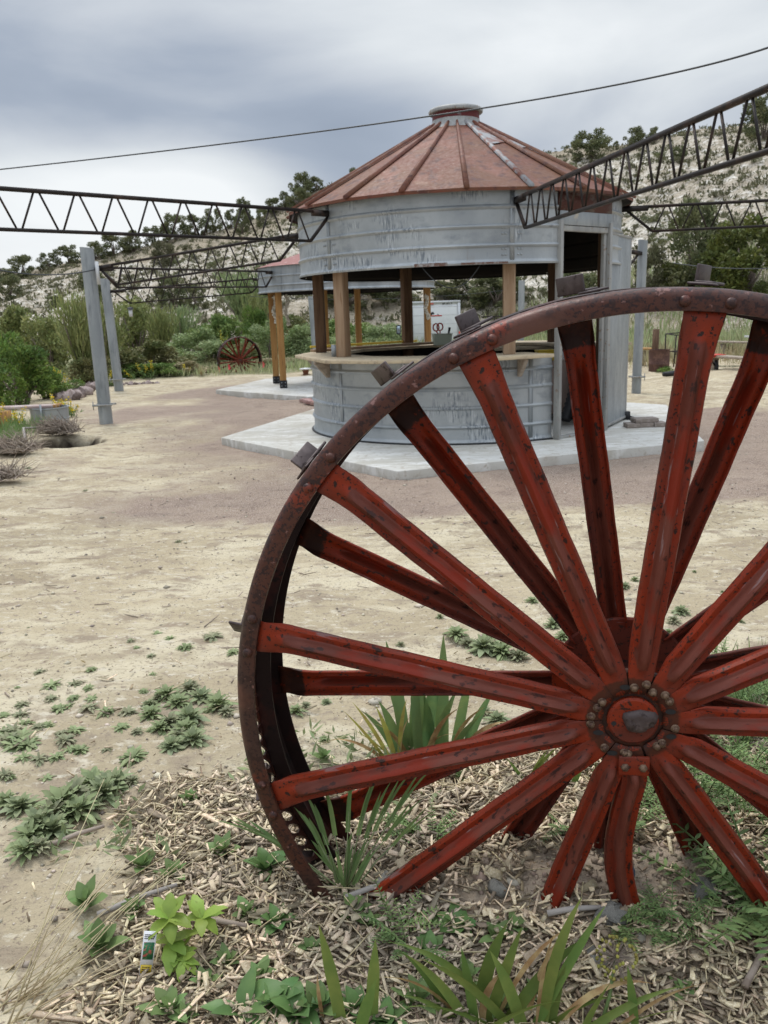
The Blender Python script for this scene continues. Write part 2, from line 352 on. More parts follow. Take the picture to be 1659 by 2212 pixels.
leafm('juniper_yellow', (.155, .170, .045), (.095, .12, .04), .45)
leafm('bush_green', (.17, .25, .055), (.10, .165, .045), .45)
leafm('bush_olive', (.21, .195, .085), (.14, .17, .06), .4)
leafm('tamarisk', (.28, .30, .12), (.20, .235, .085), .4)
leafm('sage', (.31, .37, .19), (.24, .31, .12), .35)
leafm('rabbit', (.24, .31, .10), (.17, .25, .08), .35)
leafm('scrub', (.17, .165, .095), (.12, .12, .062), .4)
leafm('drygrass', (.42, .36, .22), (.30, .27, .15), .35)
leafm('fieldgrass', (.33, .39, .19), (.44, .42, .25), .35)
leafm('yellowflower', (.75, .55, .03), None, .25)
leafm('weed', (.28, .33, .165), (.21, .265, .12), .25, .2, .65, 12, .012)
leafm('weed2', (.26, .275, .16), (.32, .31, .19), .3, .2, .65, 12, .02)
leafm('weed3', (.235, .28, .14), (.31, .345, .20), .3, .2, .65, 25, .015)
leafm('weed_green', (.19, .28, .10), (.15, .23, .085), .25, .25, .5, 12, .015)
leafm('broadleaf', (.115, .215, .070), (.155, .26, .085), .18, .25, .42, 20, .012)
leafm('lime', (.30, .42, .08), (.25, .36, .07), .2, .35, .45, 30, .015)
leafm('iris', (.15, .25, .10), (.22, .31, .11), .25, .3, .42, 10, .02)
leafm('lily', (.15, .225, .055), (.22, .28, .07), .28, .3, .42, 12, .02)
leafm('vetch', (.21, .30, .11), (.15, .23, .085), .35, .3, .55, 10, .02)
leafm('leaf_brown', (.33, .20, .09), (.50, .38, .18), .3, .2, .7, 30, .01)
leafm('leaf_yellow', (.42, .42, .10), (.35, .28, .08), .25, .3, .6, 30, .01)
leafm('pink', (.8, .16, .14), None, .1, .3)
MT['bark'] = mat('bark', (.16, .125, .10), [(8, (1, 1, .3), .5, .6, (.24, .20, .17))], rough=.9, bumps=((15, .6, .01, (2, 2, .4)),))
MT['bark_pale'] = mat('bark_pale', (.34, .31, .28), rough=.9)

# ------------------------------------------------------------------ terrain
def sstep(t): t = np.clip(t, 0, 1); return t*t*(3-2*t)
RIDGE = [(-500, 690), (-200, 645), (0, 606), (120, 578), (250, 545), (400, 508), (520, 482), (640, 430), (720, 395), (900, 372), (1180, 340), (1240, 327), (1400, 302), (1500, 272), (1659, 250), (2100, 235), (2500, 240)]
_az = []; _el = []
for px, py in RIDGE:
    d = ray(px, py); _az.append(math.atan2(d[0], d[1])); _el.append(d[2]/math.hypot(d[0], d[1]))
def hillh(x, y, detail=True):
    x = np.asarray(x, float); y = np.asarray(y, float)
    az = np.arctan2(x, np.maximum(y, .01)); r = np.hypot(x, y)
    el = np.interp(az, _az, _el)
    rr = np.interp(az, [-.6, -.1, .15, .5], [92, 90, 88, 80]); rb = np.interp(az, [-.6, -.2, .1, .25, .5], [47, 46, 46, 42, 36])
    top = EYE[2]+el*rr
    t = (r-rb)/(rr-rb)
    h = top*np.clip(t, 0, 1)**.93 - .4*(t < 0)
    h = np.where(t > 1, top-(r-rr)*.10, h)
    h = np.where(t < 0, -.4+ t*3, h)
    if detail:
        m = np.clip(t*4, 0, 1)*np.where(t > .93, np.clip((1.08-t)/.15, 0.15, 1), 1)
        h = h+m*(1.6*fbm(x*.11+3, y*.05, 3)+.8*np.abs(fbm(x*.45, y*.22+9, 4))+.35*fbm(x*1.4, y*1.0, 2))
    return h
def gnd(x, y, detail=True):
    x = np.asarray(x, float); y = np.asarray(y, float)
    h = .50*sstep((7.0-y)/(7.0-1.7))
    h = h+.030*np.exp(-((x-.30)**2/.35+(y-1.40)**2/.05))+.05*np.exp(-((x-.5)**2/.25+(y-1.62)**2/.04))
    h = h-.10*sstep((y-1.15)/.9*-1)*0
    h = h-.60*np.exp(-(((x+4.36)/.40)**2+((y-11.55)/.46)**2)**4)     # hole under the uprooted brush
    h = h+.22*np.exp(-((x-9.0)**2/3.5+(y-18.5)**2/1.2))+.10*np.exp(-((x-7.2)**2/2+(y-17.2)**2/.6))
    h = h+.12*np.exp(-((x+6.2)**2/2.5+(y-10.5)**2/4))
    if detail:
        flat = 1-.75*np.exp(-(((x-1.1)/3.4)**2+((y-11.6)/3.6)**2)**2)
        far = np.clip((y-14)/12, 0, 1)
        for k0 in (3.6, 5.2, 4.3):            # old vehicle ruts curving across the yard
            for dw in (0, 1.45):
                cy_ = k0+dw*.9+.28*x+.05*x*x*(1 if k0 != 5.2 else -1)+.25*fbm(x*.5+k0, x*.1, 2); dd = (y-cy_)/.11
                h = h-.016*np.exp(-dd**2)*(.55+.9*fbm(x*3, y*3, 2))+.010*np.exp(-((np.abs(dd)-1.8)/.6)**2)*(1+1.2*fbm(x*6, y*6, 2))
        h = h+flat*(.036*fbm(x*1.1, y*1.6, 4)+.024*fbm(x*5, y*7, 3)+.006*fbm(x*26, y*30, 2)*(y < 9))+far*.12*fbm(x*.6, y*.6, 2)
    return h
def gp(px, py, terr=None, lo=.9, hi=140):
    """where the line of sight through a picture point meets the terrain"""
    d = ray(px, py); t = lo
    f = terr or (lambda x, y: float(gnd(x, y)))
    while t < hi:
        p = EYE+d*t
        if p[2] < f(p[0], p[1]):
            a, b = t-max(.02, t*.01), t
            for _ in range(14):
                m = (a+b)/2; p = EYE+d*m
                if p[2] < f(p[0], p[1]): b = m
                else: a = m
            return EYE+d*b
        t += max(.02, t*.01)
    return None
hf = lambda x, y: max(float(hillh(x, y)), float(gnd(x, y)))
def hp(px, py): return gp(px, py, hf, 20, 160)

def axis(a0, a1, s0, k):
    v = [a0]
    while v[-1] < a1: v.append(v[-1]+s0+k*abs(v[-1]))
    return v
ys = sorted(set([-4, -2.5, -1.5, -.8, -.3, 0.2] + axis(.35, 70, .010, .0095)))
xp = axis(0, 75, .010, .012); xs = sorted(set([-q for q in xp]+xp))
X, Y = np.meshgrid(xs, ys); ny, nx = X.shape
Z = gnd(X, Y)
idx = np.arange(nx*ny).reshape(ny, nx)
F = np.stack([idx[:-1, :-1], idx[:-1, 1:], idx[1:, 1:], idx[1:, :-1]], -1).reshape(-1, 4)
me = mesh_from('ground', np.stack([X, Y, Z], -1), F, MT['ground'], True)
def inpoly_soft(x, y, f): return np.clip(f, 0, 1)
def fattr(me, name, val):
    a = me.attributes.new(name, 'FLOAT', 'POINT'); a.data.foreach_set('value', np.asarray(val, np.float32).ravel())
nzz = fbm(X*.7, Y*.7, 4)
# reddish gravel path round the bins
lx = np.interp(Y, [5.5, 6.3, 7.6, 9.8, 18, 26], [2.0, -.9, -2.5, -3.3, -5.0, -4.5])
gravel = np.clip(((X-lx)*1.0+nzz*2.6)/1.3+.2, 0, 1)*np.clip((Y-5.9+nzz*2.2)/1.3, 0, 1)*np.clip((23-Y+nzz*2)/2, 0, 1)*np.clip((7.5-X+nzz*2)/2.0, 0, 1)*np.clip(1-((X > 3.9)&(Y > 13))*1.0, 0, 1)
fattr(me, 'gravel', gravel*.92)
def mulch_mask(x, y):
    n = fbm(np.asarray(x)*3, np.asarray(y)*3, 3)
    ex = np.interp(y, [.6, 1.15, 1.55, 1.8, 2.15, 2.5, 3.0], [-1.0, -.55, -.50, -.62, -.40, .1, .55])
    back = np.interp(x, [-.7, -.2, .3, .8, 1.6, 3], [1.9, 1.95, 2.1, 2.1, 2.2, 2.3])
    return np.clip((x-ex)/.16+n*.9+.3, 0, 1)*np.clip((back-y)/.16+n*.9+.3, 0, 1)
def clod_mask(x, y):
    n = fbm(np.asarray(x)*6+4, np.asarray(y)*6, 3)
    return np.clip(1.9-2.1*np.sqrt(((x-.42)/.40)**2+((y-1.40)/.12)**2)+n*1.2, 0, 1)
mm = mulch_mask(X, Y); cm = clod_mask(X, Y)
fattr(me, 'mulch', mm*.9); fattr(me, 'clod', cm)
fattr(me, 'hole_shade', np.clip(4.0-2.4*(((X+4.36)/.40)**2+((Y-11.55)/.46)**2), 0, 1))  # shade in and round the hole, painted dark into the ground colour
fattr(me, 'grassy', np.clip(((Y-24.5)/1.5+nzz*2), 0, 1)*.9 + 0*X)
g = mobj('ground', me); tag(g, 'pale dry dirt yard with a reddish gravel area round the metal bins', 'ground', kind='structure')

# hillside: one sheet in real space
azs = np.linspace(-.75, .80, 420); rs = np.concatenate([np.linspace(34, 95, 210), np.linspace(96, 150, 28)])
A, R_ = np.meshgrid(azs, rs); X, Y = R_*np.sin(A), R_*np.cos(A); Z = hillh(X, Y); ny, nx = X.shape
idx = np.arange(nx*ny).reshape(ny, nx)
F = np.stack([idx[:-1, :-1], idx[:-1, 1:], idx[1:, 1:], idx[1:, :-1]], -1).reshape(-1, 4)
me = mesh_from('hillside', np.stack([X, Y, Z], -1), F, MT['hill'], True)
rr = np.interp(A, [-.6, -.1, .15, .5], [92, 90, 88, 80]); rb = np.interp(A, [-.6, -.2, .1, .25, .5], [47, 46, 46, 42, 36])
tt = (R_-rb)/(rr-rb)+.25*fbm(X*.06, Y*.06, 3)
fattr(me, 'brown', np.clip((tt-.80)/.15, 0, 1)*.85+np.clip((.12-tt)/.1, 0, 1)*.6)
h = mobj('hillside', me); tag(h, 'steep pale chalky hillside dotted with scrub, rising to the right', 'hill', kind='structure')
sc_ground = g

# ------------------------------------------------------------------ slabs
def slab(name, poly, label):
    b = MB(); b.prism(poly, -.12, .10); o = b.build(name, MT['concrete'], bevel=.008); tag(o, label, 'slab', kind='structure'); return o
P1 = [(-2.11, 10.93), (.15, 8.08), (3.63, 9.27), (4.40, 12.80), (2.4, 15.1), (-1.0, 14.35)]
slab('concrete_slab', P1, 'pale concrete slab with angular edge under the nearer bin')
P2 = [(-3.62, 18.56), (-1.36, 16.17), (1.7, 17.0), (2.0, 20.6), (-.3, 22.6), (-2.9, 21.4)]
slab('concrete_slab', P2, 'pale concrete slab under the farther bin')
q0, q1, q2, q3 = atz(637, 855, .04), atz(668, 857, .04), atz(690, 884, .04), atz(655, 862, .04)
b = MB()
for i in range(9):
    for j in range(4):
        c = np.array([-1.42+i*.085+j*.20, 16.02-i*.205+j*.03]); b.box((c[0], c[1], .05), (.185, .185, .06), rz=-.4)
tag(b.build('brick_path', MT['brick'], bevel=.005), 'narrow reddish brick path between the two concrete slabs', 'path', kind='structure')

# ------------------------------------------------------------------ nearer bin (bar kiosk)
BC = np.array([1.105, 11.62]); R = 2.10; RL = 2.02
cama = math.atan2(-BC[1], -BC[0])           # direction from the bin to the camera
def pol(phi, r, z): a = cama+rad(phi); return (BC[0]+r*cos(a), BC[1]+r*sin(a), z)
kiosk = empty('bin_kiosk', (BC[0], BC[1], .10), 0, 'round galvanised grain bin turned bar with rusty red cone roof, the nearer bin', 'kiosk')
def local(o, root): 
    """meshes are modelled in world coordinates; move origin under the root"""
    o.matrix_parent_inverse = Matrix.Translation(-Vector(root.location)); return o
def K(o): return local(o, kiosk)
PJ1, PJ2 = 32.2, 58.7                       # door jambs
def beadprof(R, z0, z1, beads, bh=.024, bw=.026):
    P = [(R, z0)]
    for z in beads:
        P += [(R, z-bw), (R+bh*.75, z-bw*.45), (R+bh, z), (R+bh*.75, z+bw*.45), (R, z+bw)]
    P += [(R, z1)]; return P
def drum(name, Rr, z0, z1, beads, phi0, phi1, parent, c, base, flare=.02, n=120, lip=True):
    prof = [(Rr+flare, z0), (Rr+flare+.006, z0+.02), (Rr+.004, z0+.045)]+beadprof(Rr, z0+.06, z1, beads)
    b = MB(); b.lathe(prof, n, base+rad(phi0), base+rad(phi1), c); b.cm = 1
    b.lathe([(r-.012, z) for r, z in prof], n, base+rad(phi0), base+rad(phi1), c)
    return autosmooth(b.build(name, [MT['galv'], MT['bin_inside_shade']], parent), 50)
up = K(drum('upper_wall', R, 2.10, 2.90, [2.30, 2.50, 2.70], PJ2, 360+PJ1, kiosk, BC, cama))
for ph in (-46, 16.5, 140, 205, 265):
    b = MB()
    for dp in (-.55, .55):                   # lapped seam with bolt rows
        pass
    b.beam(pol(ph, R+.006, 2.12), pol(ph, R+.006, 2.88), .05, .006, up=Vector(pol(ph, 1, 0))-Vector((BC[0], BC[1], 0)))
    K(b.build('seam_strip', MT['galv_plain'], up if False else kiosk))
b = MB()
for ph in (-46, 16.5):
    for dz in np.arange(2.14, 2.88, .055):
        a = cama+rad(ph); Mx = Matrix(((-sin(a), 0, cos(a)), (cos(a), 0, sin(a)), (0, 1, 0))); b.dome(pol(ph, R+.008, dz), .008, .006, Mx, 6)
    for dz in (2.20, 2.26, 2.42, 2.48):
        for dp in (2.0, 3.0, -2.0, -3.0):
            a = cama+rad(ph+dp); Mx = Matrix(((-sin(a), 0, cos(a)), (cos(a), 0, sin(a)), (0, 1, 0))); b.dome(pol(ph+dp, R+.002, dz), .014, .010, Mx, 6)
K(b.build('wall_bolts', MT['galv_plain'], kiosk, True))
# brown scuffed strip along lower edge
b = MB(); b.lathe([(R+.030, 2.100), (R+.0305, 2.135)], 14, cama+rad(-13), cama+rad(-3), BC); b.lathe([(R+.030, 2.105), (R+.0305, 2.125)], 14, cama+rad(1), cama+rad(15), BC)
K(b.build('rust_stain', mat('rust_stain', (.16, .09, .07), [(14, O1, .45, .6, (.36, .36, .36))], rough=.8), kiosk))
low = K(drum('lower_wall', RL, .102, 1.06, [.30, .52, .74, .94], PJ2, 360+PJ1, kiosk, BC, cama, .015))
for ph in (-46, 24):
    b = MB(); b.beam(pol(ph, RL+.006, .12), pol(ph, RL+.006, 1.05), .05, .006, up=Vector(pol(ph, 1, 0))-Vector((BC[0], BC[1], 0)))
    K(b.build('seam_strip', MT['galv_plain'], kiosk))
b = MB(); b.lathe([(RL+.03, .1005), (RL+.045, .104), (RL+.035, .112), (RL, .116)], 90, cama+rad(PJ2), cama+rad(360+PJ1), BC)
K(b.build('sealant_bead', MT['black'], kiosk))
# roof
NR = 20; ZE, ZT, RE, RT = 2.885, 3.905, 2.24, .34
b = MB(); a0 = cama+rad(2.7-9)
V = []
for i in range(NR):
    a = cama+rad(2.7+18*i)
    V += [(BC[0]+RE*cos(a), BC[1]+RE*sin(a), ZE), (BC[0]+RT*cos(a), BC[1]+RT*sin(a), ZT)]
F = []
sub = 3
for i in range(NR):
    a, a2 = cama+rad(2.7+18*i), cama+rad(2.7+18*(i+1))
    p = [Vector((BC[0]+RE*cos(a), BC[1]+RE*sin(a), ZE)), Vector((BC[0]+RE*cos(a2), BC[1]+RE*sin(a2), ZE)), Vector((BC[0]+RT*cos(a2), BC[1]+RT*sin(a2), ZT)), Vector((BC[0]+RT*cos(a), BC[1]+RT*sin(a), ZT))]
    b.cm = 0
    random.seed(i)
    for k in range(6):
        t0, t1 = k/6, (k+1)/6
        sag = lambda t: -.012*sin(pi*t)
        g0, g1 = sag(t0), sag(t1)
        mid = lambda t: p[0].lerp(p[3], t).lerp(p[1].lerp(p[2], t), .5)+Vector((0, 0, -.018*(1-t)+.0))
        b.add([p[0].lerp(p[3], t0), mid(t0), p[1].lerp(p[2], t0), p[1].lerp(p[2], t1), mid(t1), p[0].lerp(p[3], t1)], [(0, 1, 4, 5), (1, 2, 3, 4)])
    # eave drip edge
    b.add([p[0], p[1], p[1]-Vector((0, 0, .035)), p[0]-Vector((0, 0, .035))], [(0, 3, 2, 1)])
b.cm = 1
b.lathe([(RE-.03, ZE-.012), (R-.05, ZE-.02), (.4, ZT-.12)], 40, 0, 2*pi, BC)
roof = K(b.build('roof', [MT['roof'], MT['bin_inside_shade']], kiosk))
for i in range(NR):
    a = cama+rad(2.7+18*i); e_ = Vector((BC[0]+(RE+.02)*cos(a), BC[1]+(RE+.02)*sin(a), ZE-.005)); t_ = Vector((BC[0]+RT*cos(a), BC[1]+RT*sin(a), ZT+.01))
    b = MB(); s_ = Vector((-sin(a), cos(a), 0)); n_ = (t_-e_).cross(s_).normalized(); 
    if n_.z < 0: n_ = -n_
    prof = [(-.032, 0), (-.020, .030), (.020, .030), (.032, 0)]
    V = [p_+s_*x_*sc_+n_*y_ for p_, sc_ in ((e_, 1.0), (e_.lerp(t_, .5), .9), (t_, .55)) for x_, y_ in prof]
    F = [(j*4+q, j*4+q+1, (j+1)*4+q+1, (j+1)*4+q) for j in range(2) for q in range(3)]+[(0, 3, 2, 1)]
    b.add(V, F)
    o = b.build('roof_rib', MT['roof_grey'] if i in (1, ) else MT['roof'], roof); o.matrix_parent_inverse = Matrix()
    if i == 1: o['label'] = 'bare grey roof rib with rust spots'
b = MB()                                      # grey patched panels near the top right
for i, t0, t1 in ((1, .62, .97), (2, .58, .97)):
    a, a2 = cama+rad(2.7+18*i+2), cama+rad(2.7+18*(i+1)-2)
    f_ = lambda aa, t: Vector((BC[0]+(RE+(RT-RE)*t)*cos(aa), BC[1]+(RE+(RT-RE)*t)*sin(aa), ZE+(ZT-ZE)*t+.008))
    b.add([f_(a, t0), f_(a2, t0+.05), f_(a2, t1), f_(a, t1)], [(0, 1, 2, 3)])
o = b.build('roof_patch', MT['roof_grey'], roof); o.matrix_parent_inverse = Matrix()
# cap
b = MB(); b.lathe([(.42, ZT-.05), (.36, ZT+.01), (.315, ZT+.045), (.305, ZT+.09)], 40, 0, 2*pi, BC)
o = K(autosmooth(b.build('roof_collar', MT['galv_dull'], kiosk), 50))
b = MB(); b.lathe([(.303, ZT+.085), (.303, ZT+.20)], 40, cama-1.2, cama+1.2, BC); b.lathe([(.303, ZT+.085), (.303, ZT+.20)], 40, cama+1.2, cama+2*pi-1.2, BC)
K(b.build('vent_neck', MT['red_paint_cap'], kiosk, True))
b = MB(); b.lathe([(.300, ZT+.17), (.345, ZT+.175), (.352, ZT+.20), (.335, ZT+.225), (.25, ZT+.245), (0, ZT+.26)], 40, 0, 2*pi, BC)
K(autosmooth(b.build('vent_lid', MT['galv_dull'], kiosk), 50))
# posts
ZC = 1.11
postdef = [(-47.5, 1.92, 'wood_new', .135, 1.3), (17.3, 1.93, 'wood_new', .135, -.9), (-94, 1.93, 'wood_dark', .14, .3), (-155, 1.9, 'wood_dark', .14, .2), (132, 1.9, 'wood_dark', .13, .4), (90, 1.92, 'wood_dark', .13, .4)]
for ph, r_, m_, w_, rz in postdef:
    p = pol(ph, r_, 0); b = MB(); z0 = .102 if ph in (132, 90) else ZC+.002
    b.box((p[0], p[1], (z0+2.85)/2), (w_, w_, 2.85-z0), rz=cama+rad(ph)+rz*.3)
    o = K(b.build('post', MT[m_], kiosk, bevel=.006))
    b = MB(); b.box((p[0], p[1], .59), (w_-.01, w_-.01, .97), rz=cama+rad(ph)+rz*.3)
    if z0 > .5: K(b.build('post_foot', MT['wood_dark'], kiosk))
# bracket plate beside left post
p = pol(-51, 1.93, 0); b = MB(); b.box((p[0]-.03, p[1], ZC+.075), (.10, .012, .15), rz=.2); K(b.build('post_bracket', MT['galv_plain'], kiosk))
# counter
outer = [(1.98, 9.50), (1.12, 9.16), (-.02, 9.42), (-.62, 9.85), (-1.13, 11.45), (-.80, 13.1), (.45, 14.0), (1.8, 14.05), (2.95, 13.35), (3.52, 11.75)]
b = MB()
inner = []
for x, y in outer:
    v = np.array([x, y])-BC; v = v/np.linalg.norm(v); inner.append(tuple(BC+v*1.66))
for i in range(len(outer)-1):
    nseg = max(1, int(np.hypot(outer[i+1][0]-outer[i][0], outer[i+1][1]-outer[i][1])/3.0))
    o0, o1, i0, i1 = [np.array(q) for q in (outer[i], outer[i+1], inner[i], inner[i+1])]
    # plank courses running along the edge
    for k in range(3):
        t0, t1 = k/3+.004, (k+1)/3-.004
        A_, B_ = o0+(i0-o0)*t0, o1+(i1-o1)*t0; C_, D_ = o1+(i1-o1)*t1, o0+(i0-o0)*t1
        e_ = (o1-o0)/np.linalg.norm(o1-o0)*.002
        b.prism([tuple(A_+e_), tuple(B_-e_), tuple(C_-e_), tuple(D_+e_)], 1.070+random.uniform(-.001, .001), ZC+random.uniform(-.0015, .0015))
K(b.build('counter', MT['wood_counter'], kiosk, bevel=.004))
b = MB()
for i in range(2):
    pass
for ph, rr_ in ((-52, RL), (19.5, RL), (-100, RL)):     # brackets under the counter
    b = MB(); a = cama+rad(ph); dv = Vector((cos(a), sin(a), 0)); s_ = Vector((-sin(a), cos(a), 0)); c0_ = Vector((BC[0], BC[1], 0))+dv*(rr_+.022)
    pr = [(0, 1.066), (.21, 1.066), (.21, 1.04), (.04, .86), (0, .86)]
    V = [c0_+dv*u_+Vector((0, 0, z_))+s_*q for q in (-.022, .022) for u_, z_ in pr]
    b.add(V, [(0, 1, 2, 3, 4), (9, 8, 7, 6, 5)]+[(i, i+5, (i+1) % 5+5, (i+1) % 5) for i in range(5)])
    K(b.build('counter_bracket', MT['wood_grey'], kiosk, bevel=.004))
# door frame, header, door
J1, J2 = np.array(pol(PJ1, R+.01, 0)), np.array(pol(PJ2, R+.01, 0))
dj = (J2-J1)/np.linalg.norm(J2-J1); nj = np.array([dj[1], -dj[0], 0])
if nj @ (EYE-J1) < 0: nj = -nj
b = MB()
for J, sg in ((J1, 1), (J2, -1)):
    b.beam(J+dj*.02*sg+np.array([0, 0, .105]), J+dj*.02*sg+np.array([0, 0, 2.56]), .05, .08, up=nj)
    b.beam(J+dj*.075*sg+nj*-.03+np.array([0, 0, .105]), J+dj*.075*sg+nj*-.03+np.array([0, 0, 2.46]), .045, .05, up=nj)
b.beam(J1+np.array([0, 0, 2.475])+dj*.05-nj*.012, J2+np.array([0, 0, 2.475])-dj*.05-nj*.012, .05, .06, up=(0, 0, 1))
b.beam(J1+np.array([0, 0, .115])+dj*.05-nj*.012, J2+np.array([0, 0, .115])-dj*.05-nj*.012, .07, .03, up=(0, 0, 1))
K(b.build('door_frame', MT['galv_dull'], kiosk, bevel=.004))
b = MB(); b.beam(J1+np.array([0, 0, 2.585])+dj*.0+nj*.012, J2+np.array([0, 0, 2.585])+nj*.012, .018, .15, up=(0, 0, 1)); K(b.build('door_header', MT['galv_plain'], kiosk, bevel=.004))
b = MB(); b.beam(J1+np.array([0, 0, 2.76])-dj*.01+nj*.006, J2+np.array([0, 0, 2.76])+nj*.006, .03, .20, up=(0, 0, 1)); b.beam(J1+np.array([0, 0, 2.875])-dj*.04+nj*.03, J2+np.array([0, 0, 2.875])+nj*.03, .10, .04, up=(0, 0, 1))
K(b.build('door_fascia', mat('fascia', (.085, .03, .022), [(6, (1, 1, 2), .48, .6, (.13, .10, .085))], rough=.7), kiosk))
D0, D1 = np.array([2.80, 10.40, .13]), np.array([3.31, 11.28, .13])
dd = (D1-D0)/np.linalg.norm(D1-D0); nd = np.array([dd[1], -dd[0], 0]); dw = np.linalg.norm(D1-D0)
b = MB(); b.beam(D0+np.array([0, 0, 1.17]), D1+np.array([0, 0, 1.17]), .03, 2.30)
door = K(b.build('door', MT['galv_plain'], kiosk, bevel=.004))
b = MB()
b.beam(D0+np.array([0, 0, .02])-nd*.0, D0+np.array([0, 0, 2.33]), .05, .035, up=nd); b.beam(D1+np.array([0, 0, .02]), D1+np.array([0, 0, 2.33]), .05, .035, up=nd)
b.beam(D0+np.array([0, 0, 2.325]), D1+np.array([0, 0, 2.325]), .05, .03); b.beam(D0+np.array([0, 0, .015]), D1+np.array([0, 0, .015]), .05, .03)
o = b.build('door_edge', MT['galv_dull'], door, bevel=.003); o.matrix_parent_inverse = Matrix()
for z_ in (.5, 1.3, 2.1):
    b = MB(); b.tube([D0+np.array([-.02, -.03, z_-.06]), D0+np.array([-.02, -.03, z_+.06])], .014, 8); o = b.build('hinge', MT['bolt'], door); o.matrix_parent_inverse = Matrix()
b = MB(); b.beam(D1+nd*-.06+np.array([0.05, .02, 1.0]), D1+nd*-.06+np.array([.05, .02, 2.0]), .03, .05, up=nd); o = b.build('door_batten', MT['wood_grey'], door); o.matrix_parent_inverse = Matrix()
b = MB(); e1 = D1+np.array([0.02, .0, 0]); b.tube([e1+np.array([0, 0, .0]), e1+np.array([.0, 0, -.01]), e1+np.array([.14, -.05, -.024])], [.035, .05, .02], 6); b.box(e1+np.array([0, 0, .03]), (.09, .09, .10))
o = b.build('door_foot', MT['black'], door); o.matrix_parent_inverse = Matrix()
# small hanging wire loop under the upper wall
p0, p1 = Vector(pol(-11, R-.03, 2.10)), Vector(pol(7, R-.03, 2.11))
b = MB(); b.tube([p0.lerp(p1, t)+Vector((0, 0, -.24*4*t*(1-t)*(.9+.2*t))) for t in np.linspace(0, 1, 14)], .0055, 5); K(b.build('hanging_wire', MT['cable'], kiosk))
p0, p1 = Vector(pol(40, 1.7, 2.05)), Vector(pol(150, 1.9, 2.0))
# conduit strip / yellow level lying on counter
A0, A1 = aty(617, 760, 12.3), aty(860, 747, 13.1); A0[2] = A1[2] = ZC+.02
A0, A1 = np.array([-1.0, 12.55, ZC+.062]), np.array([.62, 13.55, ZC+.062])
b = MB(); b.beam(A0, A1, .045, .03); o = b.build('measuring_stick', MT['yellow'], bevel=.004); tag(o, 'long yellow rail lying across the back of the bar counter', 'rail')
b = MB(); b.beam((-.95, 12.2, ZC+.02), (.95, 13.25, ZC+.035), .14, .035); o = b.build('loose_plank', MT['wood_new'], bevel=.004); tag(o, 'loose brown plank lying on the back counter in front of the yellow rail', 'plank')
# tub with red pliers on the counter
tb = aty(958, 741, 13.0); tb = np.array([tb[0]-.02, tb[1], ZC+.003])
t = empty('tool_tub', tb, .15, 'pale green plastic tub with red-handled tools on the bar counter', 'tub')
b = MB(); b.box((0, 0, .085), (.24, .16, .17), tap=1.18); b.box((0, 0, .165), (.30, .205, .012)); b.build('bucket', MT['tub'], t, bevel=.006)
b = MB()
for sx_, dx in ((-1, -.05), (1, .05)):
    pts = [Vector((-.06+dx*.6+.045*cos(q)*1.0, 0, .27+.055*sin(q)+sx_*.003)) for q in np.linspace(0, 2*pi, 12)]; b.tube(pts, .012, 6)
    b.tube([(-.06+dx*.6, 0, .215), (-.03, 0, .12)], .01, 6)
o = b.build('pliers', MT['redplastic']); o.location = tb; tag(o, 'pair of red-handled cutters standing in the pale green tub', 'cutters')
b = MB(); b.tube([(.09, 0, .12), (.12, .01, .26)], [.012, .02], 6); o = b.build('screwdriver', MT['black']); o.location = tb; tag(o, 'black handled tool leaning out of the pale green tub', 'tool')
# inside: workbench, cabinet, yellow box, hose
wb = empty('workbench', (2.2, 12.6, .10), 0, 'wooden workbench top seen through the open doorway of the nearer bin', 'workbench')
b = MB(); b.box((2.25, 12.75, 1.04), (1.5, .5, .04)); local(b.build('bench_top', MT['wood_counter'], wb), wb)
for x_ in (1.6, 2.9):
    b = MB(); b.box((x_, 12.6, .56), (.08, .08, .92)); local(b.build('leg', MT['wood_grey'], wb), wb)
cb = empty('cabinet', (2.35, 11.6, .10), .1, 'pinkish tan two-door cabinet standing inside the doorway', 'cabinet')
b = MB(); b.box((0, 0, .45), (.50, .4, .72)); b.build('body', MT['cabinet'], cb, bevel=.004)
for s_ in (-1, 1):
    b = MB(); b.box((s_*.125, -.208, .45), (.242, .014, .70)); d_ = b.build('door', MT['cabinet'], cb, bevel=.003)
    b = MB(); b.beam((s_*.045-.03, -.225, .73), (s_*.045+.03, -.225, .73), .012, .014); b.build('handle', MT['bolt'], d_)
for s_ in (-1, 1):
    b = MB(); b.tube([(s_*.30-.03, -.15, .11), (s_*.30+.03, -.15, .11)], .11, 14); b.build('wheel', MT['black'], cb)
tbx = empty('toolbox', (2.27, 11.52, .915), .1, 'yellow plastic box on top of the tan cabinet', 'box')
b = MB(); b.box((0, 0, .06), (.24, .18, .12)); b.build('body', MT['yellow'], tbx, bevel=.01)
b = MB(); b.box((0, 0, .135), (.25, .19, .025)); b.build('lid', MT['yellow'], tbx, bevel=.008)
b = MB(); b.dome((.17, 0, .06), .045, .05, Matrix.Identity(3)); b.tube([(.17, 0, -.0), (.17, 0, .07)], .03, 8); o = b.build('bottle', MT['white']); o.location = (2.33, 11.48, .925); tag(o, 'small white bottle with red cap beside the yellow box', 'bottle')
b = MB(); pts = [Vector((0, 0, 0)), Vector((.12, .1, .35)), Vector((.24, .15, .75)), Vector((.30, .18, .9))]
pp = []; rr_ = []
for i in range(3):
    for k in range(12): pp.append(pts[i].lerp(pts[i+1], k/12)); rr_.append(.075 if k % 2 else .060)
b.tube(pp, rr_, 10); o = b.build('corrugated_hose', MT['black'], None, True); o.location = (2.42, 10.9, .16); tag(o, 'black ribbed hose leaning inside the doorway', 'hose')
